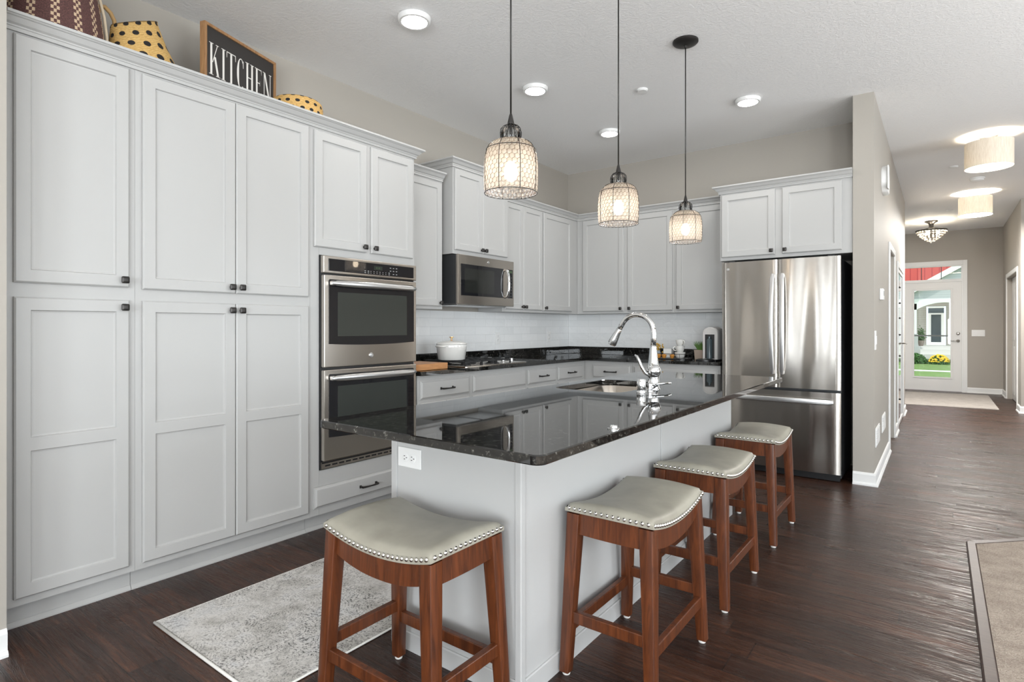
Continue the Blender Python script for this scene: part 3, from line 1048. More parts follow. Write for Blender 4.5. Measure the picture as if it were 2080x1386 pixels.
def badge_bm(x, y, z, r):
    bm = bm_new()
    M = Matrix.Translation((x, y, z)) @ Matrix.Rotation(PI / 2, 4, 'X')
    lathe(bm, [(0, 0), (r, 0), (r, .002), (r * .92, .003), (0, .003)], 24, M=M)
    def ring(rr, cx, cz, a0, a1, n=10, w=.0011):
        tube(bm, [(x + cx + rr * math.cos(a0 + (a1 - a0) * i / n), y - .0035, z + cz + rr * math.sin(a0 + (a1 - a0) * i / n)) for i in range(n + 1)], w, 5)
    ring(r * .82, 0, 0, 0, 2 * PI, 24)
    ring(r * .34, -r * .2, r * .1, .3, 5.2)
    ring(r * .34, r * .25, r * .08, 1.0, 6.0)
    tube(bm, [(x - r * .45, y - .0035, z - r * .5), (x, y - .0035, z - r * .1), (x + r * .4, y - .0035, z - r * .45)], .0011, 5)
    return bm

def bar_handle(x0, x1, z, y, bow=.016, h=.0205, n=20):
    bm = bm_new()
    rings = []
    for i in range(n + 1):
        t = i / n
        s = 2 * t - 1
        x = x0 + (x1 - x0) * t
        yc = y - .030 - bow * (1 - s * s)
        e = h * (1 - .25 * s ** 4)
        if i in (0, n):
            e *= .55
        rings.append([(x, yc + .011 * math.cos(a), z + e * math.sin(a)) for a in [2 * PI * k / 14 for k in range(14)]])
    loft(bm, rings)
    fix(bm)
    return bm

oven = thing('double_oven', 'stainless steel double wall oven with black glass doors', 'oven', (XT, 2.034, 0), RL)
OW = .752
bm = bm_new(); box(bm, 0, OW, -.010, .53, .366, 1.646, .001); obj('oven_body', bm, MT['black'], oven)
cp = bm_new(); box(cp, 0, OW, -.040, -.0105, 1.540, 1.645, .006); cp = obj('control_panel', cp, MT['steel'], oven)
bm = bm_new(); box(bm, .036, OW - .030, -.0425, -.0402, 1.555, 1.628, .002); obj('panel_glass', bm, MT['bglass'], cp)
bm = bm_new(); box(bm, .375, .445, -.0432, -.0426, 1.586, 1.612); obj('display', bm, simple('dim_display', (.03, .035, .03), .1), cp)
bm = bm_new()
for i, ch in enumerate((.392, .400, .412, .420)):
    box(bm, ch, ch + .005, -.0436, -.0433, 1.594, 1.605)
obj('clock_digits', bm, MT['disp'], cp)
bm = bm_new()
for r_ in range(2):
    for i in range(9):
        x = .30 + i * .0245
        box(bm, x, x + (.012 if i in (0, 1, 8) else .005), -.0432, -.0426, 1.561 + r_ * .011, 1.565 + r_ * .011)
for i in range(3):
    for j in range(3):
        if (i, j) != (0, 0):
            box(bm, .508 + i * .026, .520 + i * .026, -.0432, -.0426, 1.566 + j * .020, 1.570 + j * .020)
obj('key_marks', bm, MT['mark'], cp)
for z0, z1 in ((.977, 1.530), (.420, .962)):
    H = z1 - z0
    bm = bm_new(); box(bm, .004, OW - .004, -.042, -.011, z0, z1, .005)
    dr = obj('oven_door', bm, MT['steel'], oven)
    gz0 = z0 + .140; gz1 = z1 - .026
    obj('door_glass', arc_glass(.036, OW - .030, gz0, gz1, .010, -.0422, .003), MT['bglass'], dr)
    bm = bm_new(); box(bm, .098, OW - .096, -.0462, -.0454, gz0 + .045, gz1 - .075, .0003, 1); obj('window', bm, MT['wglass'], dr)
    hb = bar_handle(.040, OW - .040, z1 - .050, -.044)
    obj('handle', hb, MT['steel2'], dr, smooth=True)
    bm = bm_new()
    for x in (.052, OW - .052):
        box(bm, x - .014, x + .014, -.076, -.0455, z1 - .064, z1 - .036, .006)
    obj('handle_post', bm, MT['steel2'], dr, smooth=True)
    if z0 > .9:
        obj('badge', badge_bm(OW * .47, -.0425, z0 + .062, .016), MT['steel2'], dr, angle=40)
bm = bm_new(); box(bm, .004, OW - .004, -.016, -.0105, .370, .412); vt = obj('vent_trim', bm, MT['steel'], oven)
bm = bm_new()
for i in range(14):
    x = .03 + i * .050
    box(bm, x, x + .036, -.0168, -.0162, .383, .392)
box(bm, .006, OW - .006, -.0166, -.0162, .402, .411)
obj('vent_slots', bm, MT['black'], vt)

# ------------------------------------------------------------------ microwave
mw = thing('microwave', 'stainless over-the-range microwave with black side and glass door', 'microwave', (-3.150, 3.444, 0), RL)
MW = .762
bm = bm_new(); box(bm, .004, MW - .004, .0005, .370, 1.408, 1.8155, .004)
obj('microwave_body', bm, MT['blackmetal'], mw)
bm = bm_new(); box(bm, 0, MW, -.024, 0, 1.404, 1.814, .004)
fd = obj('front_door', bm, MT['steel'], mw)
bm = bm_new(); box(bm, .036, .600, -.0265, -.0242, 1.478, 1.737, .002); obj('window', bm, MT['bglass'], fd)
bm = bm_new(); box(bm, .082, .470, -.0272, -.0266, 1.503, 1.705); obj('mesh_screen', bm, simple('microwave_screen', (.02, .021, .019), .06, spec=.9), fd)
bm = bm_new(); box(bm, .668, .742, -.0265, -.0242, 1.478, 1.737, .002); kp = obj('keypad', bm, MT['bglass'], fd)
bm = bm_new(); box(bm, .676, .732, -.0272, -.0266, 1.706, 1.728); obj('display', bm, MT['disp'], kp)
bm = bm_new()
for i in range(3):
    for j in range(7):
        box(bm, .680 + i * .019, .690 + i * .019, -.0272, -.0266, 1.492 + j * .028, 1.501 + j * .028)
obj('key_marks', bm, simple('faint_key_print', (.07, .07, .07), .4), kp)
bm = bm_new()
tube(bm, [(.634, -.0245, 1.482), (.634, -.050, 1.496), (.634, -.064, 1.545), (.634, -.068, 1.608), (.634, -.064, 1.67), (.634, -.050, 1.72), (.634, -.0245, 1.734)], [.011, .012, .011, .010, .011, .012, .011], 12)
obj('handle', bm, MT['chrome'], fd, smooth=True)
obj('badge', badge_bm(.392, -.0242, 1.775, .012), MT['steel2'], fd, angle=40)
bm = bm_new(); box(bm, .05, .36, .03, .34, 1.398, 1.4075, .002); box(bm, .40, .71, .03, .34, 1.398, 1.4075, .002)
obj('grease_filter', bm, MT['steel2'], mw)

# ------------------------------------------------------------------ refrigerator
fg = thing('refrigerator', 'stainless french-door refrigerator with black sides and bottom freezer', 'refrigerator', (-1.065, 5.072, 0))
bm = bm_new(); box(bm, -.450, .448, .080, .735, .02, 1.760, .004); obj('fridge_body', bm, MT['blackmetal'], fg)
bm = bm_new()
box(bm, -.445, .443, .050, .0795, .004, .055); obj('toe_grille', bm, MT['black'], fg)
def bowed(x0, x1, z0, z1, y0, bow, cx, hw, n=14):
    """door leaf whose front bows out around cx."""
    bm = bm_new()
    r = .010
    secs = []
    xs = [x0, x0 + .004, x0 + r] + [x0 + r + (x1 - x0 - 2 * r) * i / n for i in range(1, n)] + [x1 - r, x1 - .004, x1]
    def fy(x):
        e = 0
        if x < x0 + r:
            e = ((x0 + r - x) / r) ** 2 * .007
        if x > x1 - r:
            e = ((x - x1 + r) / r) ** 2 * .007
        return y0 - bow * (1 - ((x - cx) / hw) ** 2) + e
    fr = [(x, fy(x)) for x in xs]
    poly = fr + [(x1, .072), (x0, .072)]
    loft(bm, [[(x, y, z0) for x, y in poly], [(x, y, z1) for x, y in poly]])
    fix(bm)
    return bm
def fy_mid(x, cx=0.0, hw=.455, y0=.012, bow=.014):
    return y0 - bow * (1 - ((x - cx) / hw) ** 2)
for x0, x1, hx in ((-.453, -.0025, -.036), (.0025, .453, .036)):
    dr = obj('fridge_door', bowed(x0, x1, .722, 1.775, .012, .014, 0, .455), MT['fsteel'], fg, angle=30)
    bm = bm_new()
    n = 22
    rings = []
    for i in range(n + 1):
        t = i / n; s = 2 * t - 1
        z = .832 + (1.657 - .832) * t
        yc = fy_mid(hx) - .022 - .030 * (1 - s * s)
        w = .017 if 0 < i < n else .010
        lean = hx + (.006 if hx > 0 else -.006) * (1 - s * s)
        rings.append([(lean + px, yc + py, z) for px, py in rrect(-w, w, -.009, .009, .006, 3)])
    loft(bm, rings)
    for z in (.848, 1.640):
        box(bm, hx - .012, hx + .012, fy_mid(hx) - .022, fy_mid(hx) + .004, z - .018, z + .018, .004)
    fix(bm)
    obj('handle', bm, MT['steel2'], dr, angle=40)
    if hx < 0:
        obj('badge', badge_bm(-.40, fy_mid(-.40) - .0006, 1.715, .012), MT['steel2'], dr, angle=40)
dr = obj('freezer_drawer', bowed(-.453, .453, .062, .700, .012, .014, 0, .455), MT['fsteel'], fg, angle=30)
bm = bm_new()
rings = []
for i in range(23):
    s = i / 11 - 1
    x = s * .405
    yc = fy_mid(x) - .030 - .016 * (1 - s * s)
    w = .021 if 0 < i < 22 else .014
    rings.append([(x, yc + a, .628 + b) for a, b in rrect(-.009, .009, -w, w, .006, 3)])
loft(bm, rings)
for x in (-.385, .385):
    box(bm, x - .014, x + .014, fy_mid(x) - .030, fy_mid(x) + .004, .612, .644, .004)
fix(bm)
obj('handle', bm, MT['steel2'], dr, angle=40)
bm = bm_new()
for x in (-.40, .36):
    box(bm, x, x + .05, .02, .10, 1.7605, 1.785, .003)
obj('hinge_cover', bm, MT['blackmetal'], fg)

# ------------------------------------------------------------------ island
isl = thing('kitchen_island', 'white panelled kitchen island base under the black granite top', 'island', (0, 0, 0))
IX0, IX1, IY0, IY1 = -1.700, -1.085, 1.497, 3.830
bm = bm_new(); box(bm, IX0 + .03, IX1 - .02, IY0, IY0 + .018, 0, .872); obj('end_panel', bm, MT['isl'], isl)
bm = bm_new(); box(bm, IX1 - .018, IX1, IY0 + .02, 2.668, 0, .872); obj('back_panel', bm, MT['isl'], isl)
bm = bm_new(); box(bm, IX1 - .018, IX1, 2.672, IY1, 0, .872); obj('back_panel', bm, MT['isl'], isl)
bm = bm_new(); box(bm, IX1, IX1 + .006, 2.655, 2.685, .072, .872, .002); obj('batten', bm, MT['isl'], isl)
bm = bm_new(); box(bm, IX0 + .03, IX1 - .02, IY1 - .018, IY1, 0, .872); obj('end_panel', bm, MT['isl'], isl)
bm = bm_new(); box(bm, IX1 - .020, IX1 + .006, IY0 - .006, IY0 + .020, 0, .8725, .003); obj('corner_post', bm, MT['isl'], isl)
bm = bm_new(); box(bm, IX0, IX0 + .030, IY0 - .006, IY0 + .020, 0, .8725, .003); obj('corner_post', bm, MT['isl'], isl)
bm = bm_new()
sweep(bm, [(0, 0), (.008, 0), (.008, .066), (.005, .070), (0, .070)], [(IX0 + .03, IY0), (IX1 - .02, IY0)])
sweep(bm, [(0, 0), (.008, 0), (.008, .066), (.005, .070), (0, .070)], [(IX1, IY0 + .02), (IX1, IY1)])
fix(bm); obj('base_trim', bm, MT['isl'], isl)
bm = bm_new(); box(bm, IX0 + .002, IX0 + .018, IY0 + .021, IY1 - .001, .10, .872); box(bm, IX0 + .06, IX0 + .075, IY0 + .021, IY1 - .001, 0, .0995); obj('front_frame', bm, MT['isl'], isl)
for i in range(5):
    bm = bm_new(); panel_door(bm, .03 + i * .46, .46 + i * .46, .13, .84)
    fix(bm)
    for v in bm.verts:
        v.co = Vector((IX0 + .002 + v.co.y, IY1 - v.co.x, v.co.z))
    o = obj('door', bm, MT['isl'], isl)

# granite top with the sink cut-out
it = thing('island_countertop', 'polished black granite island top with overhang and a sink cut-out', 'countertop', (0, 0, 0))
SX0, SX1, SY0, SY1 = -1.600, -1.212, 2.470, 3.075
def ring_e(bm, pts, z):
    vs = [bm.verts.new((x, y, z)) for x, y in pts]
    es = [bm.edges.new((vs[i], vs[(i + 1) % len(vs)])) for i in range(len(vs))]
    return vs, es
bm = bm_new()
TX0, TX1, TY0, TY1 = -1.683, -.775, 1.150, 3.845
lv = []
for ins, z in ((.003, .9055), (0, .9025), (0, .882), (.003, .879)):
    lv.append((ring_e(bm, rrect(TX0 + ins, TX1 - ins, TY0 + ins, TY1 - ins, .03 - ins, 6), z), ring_e(bm, rrect(SX0 - ins + .003, SX1 + ins - .003, SY0 - ins + .003, SY1 + ins - .003, .07, 6), z)))
for (A, B), (A2, B2) in zip(lv, lv[1:]):
    for P, Q in ((A[0], A2[0]), (B[0], B2[0])):
        for j in range(len(P)):
            bm.faces.new((P[j], P[(j + 1) % len(P)], Q[(j + 1) % len(P)], Q[j]))
for k_ in (0, -1):
    (A, B) = lv[k_]
    bmesh.ops.triangle_fill(bm, edges=A[1] + B[1], use_beauty=True, use_dissolve=False)
fix(bm)
obj('slab', bm, MT['granite'], it)

sk = thing('sink', 'stainless undermount sink set in the island countertop', 'sink', (0, 0, 0))
bm = bm_new()
def sl(ins, z, r=.07):
    return [(x, y, z) for x, y in rrect(SX0 - .006 + ins, SX1 + .006 - ins, SY0 - .006 + ins, SY1 + .006 - ins, r, 6)]
loft(bm, [sl(-.02, .8765), sl(0, .8765), sl(.006, .870), sl(.012, .71), sl(.05, .69), sl(.15, .685, .03)], cap0=False, cap1=True)
obj('bowl', bm, MT['steel'], sk, angle=50)
bm = bm_new(); lathe(bm, [(.045, .0), (.045, .003), (.03, .004), (.02, -.001), (0, -.001)], 24, c=(-1.41, 2.78, .686)); obj('drain', bm, MT['chrome'], sk, smooth=True)

# faucet: arched pull-down with a side lever
fa = thing('faucet', 'tall arched chrome pull-down kitchen faucet on the island', 'faucet', (-1.156, 2.735, .9057))
bm = bm_new(); lathe(bm, [(.033, 0), (.033, .004), (.0285, .010), (.0275, .055), (.029, .075), (.031, .088), (.029, .104), (.0265, .113), (.024, .14), (.019, .185), (.0175, .205), (.0165, .215)], 28); obj('faucet_body', bm, MT['chrome'], fa, angle=60)
bm = bm_new()
pts = [(0, 0, .212), (.002, 0, .26), (.002, 0, .285)]
R_ = .092
for i in range(1, 16):
    a = PI * i / 17.6
    pts.append((.002 - R_ + R_ * math.cos(a), 0, .285 + R_ * math.sin(a)))
end = Vector(pts[-1]); dr_ = (Vector(pts[-1]) - Vector(pts[-2])).normalized()
pts.append(tuple(end + dr_ * .03))
tube(bm, pts, .0135, 16)
obj('spout', bm, MT['chrome'], fa, smooth=True)
bm = bm_new()
hd = end + dr_ * .028
d2_ = (dr_ + Vector((.05, 0, 0))).normalized()
tube(bm, [hd + dr_ * 0, hd + d2_ * .004, hd + d2_ * .025, hd + d2_ * .062, hd + d2_ * .088, hd + d2_ * .094], [.0135, .0155, .0165, .0215, .0235, .021], 20)
obj('spray_head', bm, MT['chrome'], fa, angle=50)
bm = bm_new()
r_ = bmesh.ops.create_uvsphere(bm, u_segments=24, v_segments=16, radius=.036)
for v in r_['verts']:
    v.co += Vector((.006, -.010, .093))
obj('ball_joint', bm, MT['chrome'], fa, smooth=True)
bm = bm_new()
tube(bm, [(-.004, -.046, .070), (-.020, -.058, .085), (-.035, -.066, .115), (-.046, -.070, .145), (-.056, -.070, .165), (-.068, -.068, .172)], [.008, .0115, .012, .011, .0095, .005], 12, flat=.75)
obj('lever', bm, MT['chrome'], fa, smooth=True)
sd = thing('soap_dispenser', 'short chrome soap pump with a slim nozzle beside the faucet', 'dispenser', (-1.140, 2.650, .9057))
bm = bm_new(); lathe(bm, [(.020, 0), (.020, .004), (.012, .008), (.012, .022), (.016, .024), (.016, .034), (0, .036)], 20); obj('pump_collar', bm, MT['chrome'], sd, angle=50)
bm = bm_new(); tube(bm, [(0, 0, .030), (.018, .03, .030), (.045, .10, .032), (.050, .145, .029)], [.009, .0065, .006, .006], 10); obj('nozzle', bm, MT['chrome'], sd, smooth=True)
ag = thing('air_gap', 'chrome cylinder cap standing on the island in front of the faucet', 'air gap', (-1.145, 2.565, .9057))
bm = bm_new(); lathe(bm, [(.023, 0), (.023, .006), (.0215, .008), (.0215, .011), (.022, .012), (.022, .060), (.020, .064), (0, .0645)], 24); obj('cap', bm, MT['chrome'], ag, angle=50)
sw = thing('air_switch', 'tiny chrome push button near the seating edge of the island top', 'button', (-.800, 1.590, .9057))
bm = bm_new(); lathe(bm, [(.019, 0), (.019, .003), (.012, .005), (.012, .011), (.010, .013), (0, .013)], 20); obj('button', bm, MT['chrome'], sw, angle=50)

def plate(name, label, cat, M, w, h, kind='outlet', parts=1, group=None):
    """wall plate; local x across, z up, front at -y."""
    t = thing(name, label, cat, group=group)
    t.matrix_world = M
    bm = bm_new(); box(bm, -w / 2, w / 2, -.006, 0, -h / 2, h / 2, .0025); obj('cover_plate', bm, MT['plastic'], t)
    horiz = w > h
    if kind == 'outlet':
        for s in (-1, 1):
            bm = bm_new()
            cx, cz = (s * .0195, 0) if horiz else (0, s * .0195)
            lathe(bm, [(0, .006), (.0165, .006), (.0165, .008), (.015, .0085), (0, .0085)], 20, M=Matrix.Translation((cx, 0, cz)) @ Matrix.Rotation(PI / 2, 4, 'X'))
            f = obj('socket', bm, MT['plastic'], t, angle=40)
            bm = bm_new()
            for dx, dz in ((-.006, .003), (.006, .003), (0, -.008)):
                px, pz = (cx - dz, cz + dx) if horiz else (cx + dx, cz + dz)
                box(bm, px - .0013, px + .0013, -.0090, -.0086, pz - .0035, pz + .0035) if not horiz else box(bm, px - .0035, px + .0035, -.0090, -.0086, pz - .0013, pz + .0013)
            obj('slots', bm, MT['slot'], f)
    else:
        for i in range(parts):
            cx = (i - (parts - 1) / 2) * .046
            bm = bm_new(); box(bm, cx - .0165, cx + .0165, -.0105, -.0062, -.033, .033, .002); obj('rocker', bm, MT['plastic'], t)
    return t
def face(loc, rot):
    return Matrix.Translation(loc) @ Matrix.Rotation(rot, 4, 'Z')
plate('outlet', 'white double outlet plate on the near end of the island', 'outlet', face((-1.600, IY0 - .0002, .725), 0), .122, .074)
plate('outlet', 'white outlet on the tile right of the cooktop, nearer the cooktop', 'outlet', face((-3.5165, 4.455, 1.107), RL), .074, .120)
plate('outlet', 'white outlet on the tile near the room corner', 'outlet', face((-3.5165, 5.385, 1.107), RL), .074, .120)
plate('light_switch', 'white switch plate at shoulder height on the hall wall beside the fridge', 'switch', face((-.3998, 5.235, 1.115), RL), .118, .150, 'switch', 2)
plate('light_switch', 'white triple switch plate beside the front door', 'switch', face((.571, 13.4998, 1.103), 0), .190, .118, 'switch', 3)

# ------------------------------------------------------------------ on the counter
CT = .9057
ck = thing('cooktop', 'stainless gas cooktop with black grates under the microwave', 'cooktop', (0, 0, CT))
CX0, CX1, CY0, CY1 = -3.405, -2.915, 3.310, 4.120
bm = bm_new()
loft(bm, [[(x, y, z) for x, y in rrect(CX0 + i, CX1 - i, CY0 + i, CY1 - i, .02, 4)] for i, z in ((0, 0), (0, .005), (.004, .008), (.014, .008), (.02, .005))])
fix(bm); obj('tray', bm, MT['steel'], ck, angle=40)
burn = [(-3.28, 3.45, .042), (-3.05, 3.45, .036), (-3.28, 3.80, .036), (-3.05, 3.80, .042), (-3.165, 3.625, .05)]
for x, y, r in burn:
    bm = bm_new(); lathe(bm, [(r + .012, .005), (r + .012, .010), (r, .012), (r, .022), (r * .8, .026), (0, .026)], 24, c=(x, y, 0)); obj('burner', bm, MT['cast'], ck, angle=40)
for ya, yb in ((3.33, 3.53), (3.535, 3.715), (3.72, 3.92)):
    bm = bm_new()
    xa, xb = -3.385, -2.945
    z0, z1 = .032, .042
    w = .005
    for a in ((xa, xb, ya, ya + 2 * w), (xa, xb, yb - 2 * w, yb), (xa, xa + 2 * w, ya + 2 * w, yb - 2 * w), (xb - 2 * w, xb, ya + 2 * w, yb - 2 * w)):
        box(bm, a[0], a[1], a[2], a[3], z0, z1)
    ym = (ya + yb) / 2
    for x in (-3.28, -3.165, -3.05):
        box(bm, x - w, x + w, ya + 2 * w, yb - 2 * w, z0 + .001, z1 + .001)
    box(bm, xa + 2 * w, xb - 2 * w, ym - w, ym + w, z0 + .002, z1 + .002)
    for x in (xa + w, xb - w):
        for y in (ya + w, yb - w):
            box(bm, x - w, x + w, y - w, y + w, .0055, z0)
    obj('grate', bm, MT['cast'], ck)
for x in (-3.36, -3.27, -3.12, -3.03):
    bm = bm_new(); lathe(bm, [(.024, .0055), (.022, .010), (.019, .011), (.018, .034), (.015, .037), (0, .037)], 20, c=(x, 4.035, 0)); obj('knob', bm, MT['steel2'], ck, angle=40)

pt = thing('dutch_oven', 'white enamel lidded pot with a gold knob standing on the cooktop', 'pot', (-3.205, 3.455, CT + .0432))
bm = bm_new(); lathe(bm, [(0, 0), (.104, 0), (.112, .006), (.124, .10), (.127, .124), (.125, .128), (.118, .126), (.10, .02), (0, .02)], 40); obj('pot_body', bm, MT['enamel'], pt, angle=50)
bm = bm_new()
for s in (-1, 1):
    tube(bm, [(-.04, s * .116, .108), (-.036, s * .142, .112), (0, s * .156, .114), (.036, s * .142, .112), (.04, s * .116, .108)], .008, 8, flat=.8)
obj('side_handle', bm, MT['enamel'], pt, smooth=True)
bm = bm_new(); lathe(bm, [(0, .1285), (.127, .1285), (.130, .132), (.126, .138), (.09, .150), (.045, .158), (0, .160)], 40); ld = obj('lid', bm, MT['enamel'], pt, angle=50)
bm = bm_new(); lathe(bm, [(.010, .159), (.006, .164), (.006, .176), (.019, .184), (.019, .188), (0, .190)], 20); obj('lid_knob', bm, MT['gold'], ld, angle=40)

cb = thing('cutting_board', 'thick light wood chopping block on the counter left of the cooktop', 'cutting board', (-3.10, 2.975, CT))
bm = bm_new(); box(bm, -.150, .150, -.165, .165, 0.0003, .046, .004); obj('block', bm, MT['board'], cb)

cm = thing('coffee_machine', 'grey rounded capsule coffee machine on the counter beside the fridge', 'coffee machine', (-1.700, 5.420, CT))
def dome_loop(w, h, y, n=12, z0=.012):
    pts = [(-w, y, z0), (w, y, z0)]
    for i in range(n + 1):
        a = PI * i / n
        pts.append((w * math.cos(a), y, h - w * .75 + w * .75 * math.sin(a)))
    return pts
bm = bm_new(); loft(bm, [dome_loop(.066, .300, -.085), dome_loop(.073, .310, -.075), dome_loop(.073, .312, .10), dome_loop(.066, .302, .115)]); fix(bm); obj('housing', bm, MT['grey'], cm, angle=40)
bm = bm_new(); box(bm, -.047, .040, -.0875, -.0852, .02, .243, .001); obj('front_recess', bm, MT['black'], cm)
bm = bm_new(); lathe(bm, [(.026, 0.02), (.026, .19), (.02, .20), (.012, .205), (.012, .225), (0, .225)], 20, c=(-.002, -.098, 0)); obj('brew_column', bm, simple('dark_slate_plastic', (.06, .085, .095), .25), cm, angle=40)
bm = bm_new(); lathe(bm, [(.085, 0), (.085, .012), (.06, .018), (0, .018)], 28, c=(-.03, -.125, 0)); box(bm, -.06, .06, -.12, .11, 0, .0118, .002); obj('drip_base', bm, MT['black'], cm, angle=40)
bm = bm_new(); lathe(bm, [(.036, .012), (.036, .245), (.03, .252), (0, .253)], 24, c=(.112, .05, 0)); obj('water_tank', bm, simple('smoked_tank', (.10, .10, .10), .1, spec=.8), cm, angle=40)

pp = thing('potted_plant', 'small spiky green plant in a taupe cube pot left of the coffee machine', 'plant', (-1.840, 5.470, CT))
bm = bm_new(); loft(bm, [[(x, y, z) for x, y in rrect(-w, w, -w, w, .006, 3)] for w, z in ((.038, 0), (.045, .093), (.040, .093), (.039, .080))]); fix(bm); obj('pot', bm, MT['terra'], pp)
bm = bm_new()
rg = random.Random(4)
for i in range(60):
    a = rg.uniform(0, 2 * PI); ln = rg.uniform(.06, .10); tl = rg.uniform(.1, .75)
    dx, dy = math.cos(a), math.sin(a)
    p0 = Vector((dx * .012, dy * .012, .078)); p1 = p0 + Vector((dx * ln * tl * .5, dy * ln * tl * .5, ln * .6)); p2 = p0 + Vector((dx * ln * tl, dy * ln * tl, ln))
    tube(bm, [p0, p1, p2], [.004, .0035, .0006], 4)
obj('foliage', bm, MT['leaf'], pp)

TRX, TRY = -2.115, 5.440
tr = thing('serving_tray', 'black wire-rimmed tray of coffee things on the back counter', 'tray', (TRX, TRY, CT))
bm = bm_new(); loft(bm, [[(x, y, z) for x, y in rrect(-.19, .19, -.12, .12, .06, 6)] for z in (0.0, .008)]); fix(bm); obj('tray_base', bm, MT['black'], tr)
bm = bm_new()
tube(bm, [(x, y, .052) for x, y in rrect(-.19, .19, -.12, .12, .06, 6)], .003, 6, closed=True)
for x, y in rrect(-.19, .19, -.12, .12, .06, 2):
    tube(bm, [(x, y, .006), (x, y, .052)], .002, 5)
for s in (-1, 1):
    tube(bm, [(s * .19 + s * .004 + s * .028 * math.sin(PI * i / 10), .045 * math.cos(PI * i / 10), .052 + .03 * math.sin(PI * i / 10)) for i in range(11)], .003, 6)
obj('wire_rail', bm, MT['bronze'], tr)
Z0 = CT + .0083
capl = ['amber coffee capsule at the left of the tray front', 'amber coffee capsule in the middle of the tray front', 'orange coffee capsule on the tray in front of the white bowl']
for i, (x, y) in enumerate(((-2.205, 5.350), (-2.150, 5.350), (-2.070, 5.352))):
    bm = bm_new(); lathe(bm, [(0, .0), (.012, 0), (.019, .010), (.023, .026), (.025, .030), (.025, .032), (.010, .040), (0, .041)], 20, c=(0, 0, 0))
    o = obj('coffee_capsule', bm, MT['amber'], angle=50); o.location = (x, y, Z0); tag(o, capl[i], 'capsule', 'capsules on the tray')
def cup(name, label, loc, r=.040, h=.062, rot=0.0, group=None, handle=True):
    t = thing(name, label, 'cup', loc, rot, group)
    bm = bm_new(); lathe(bm, [(0, 0), (r * .62, 0), (r * .70, .004), (r * .92, h * .45), (r, h), (r * .95, h), (r * .86, h * .45), (r * .5, .008), (0, .008)], 28); obj('cup_bowl', bm, MT['enamel'], t, angle=50)
    if handle:
        bm = bm_new(); tube(bm, [(-r * .90, 0, h * .82), (-r * 1.35, 0, h * .86), (-r * 1.6, 0, h * .60), (-r * 1.35, 0, h * .30), (-r * .80, 0, h * .22)], .0045, 8); obj('handle', bm, MT['enamel'], t, smooth=True)
    return t
cup('bowl', 'white patterned bowl at the right of the tray, under the stacked cups', (-2.020, 5.430, Z0), .052, .058, handle=False)
cup('coffee_cup', 'white coffee cup, lower of the two stacked on the tray', (-2.020, 5.430, Z0 + .0585), .042, .060, .3, 'stacked white cups')
cup('coffee_cup', 'white coffee cup, topmost of the two stacked on the tray', (-2.020, 5.430, Z0 + .119), .042, .060, 2.6, 'stacked white cups')
bx = thing('box', 'small white box standing at the back of the coffee tray', 'box', (-2.165, 5.500, Z0))
bm = bm_new(); box(bm, -.042, .042, -.03, .03, 0, .088, .003); obj('box_body', bm, MT['enamel'], bx)
vs = thing('flower_vase', 'little glass vase of dried yellow flowers behind the faucet', 'vase', (-2.255, 5.470, Z0))
bm = bm_new(); lathe(bm, [(0, 0), (.020, 0), (.022, .01), (.022, .05), (.014, .062), (.016, .070), (.013, .070), (.012, .06), (0, .01)], 20); obj('vase_body', bm, simple('blue_grey_glass', (.25, .29, .32), .05, spec=.8), vs, angle=50)
bm = bm_new()
for i in range(26):
    c = Vector((rg.gauss(0, .020), rg.gauss(0, .020), .110 + rg.gauss(0, .020)))
    r_ = bmesh.ops.create_icosphere(bm, subdivisions=1, radius=rg.uniform(.006, .011))
    for v in r_['verts']:
        v.co += c
for i in range(5):
    tube(bm, [(0, 0, .05), (rg.gauss(0, .015), rg.gauss(0, .015), .12)], .0015, 4)
obj('dried_flowers', bm, MT['dried'], vs)

# ------------------------------------------------------------------ things on the tall cabinets
TOPZ = 2.4105
sg = thing('kitchen_sign', 'framed black wooden sign reading KITCHEN on top of the tall cabinets', 'sign', (-3.235, 1.503, TOPZ), math.atan2(.521, -.165))
SL, SH, SD = .545, .498, .036
bm = bm_new()
fw_ = .016
for a in ((0, fw_, 0, SH), (SL - fw_, SL, 0, SH), (fw_, SL - fw_, 0, fw_), (fw_, SL - fw_, SH - fw_, SH)):
    box(bm, a[0], a[1], 0, SD, a[2], a[3], .001)
obj('frame', bm, MT['oak'], sg)
bm = bm_new(); box(bm, fw_, SL - fw_, .008, .020, fw_, SH - fw_); pn = obj('panel', bm, MT['signblack'], sg)
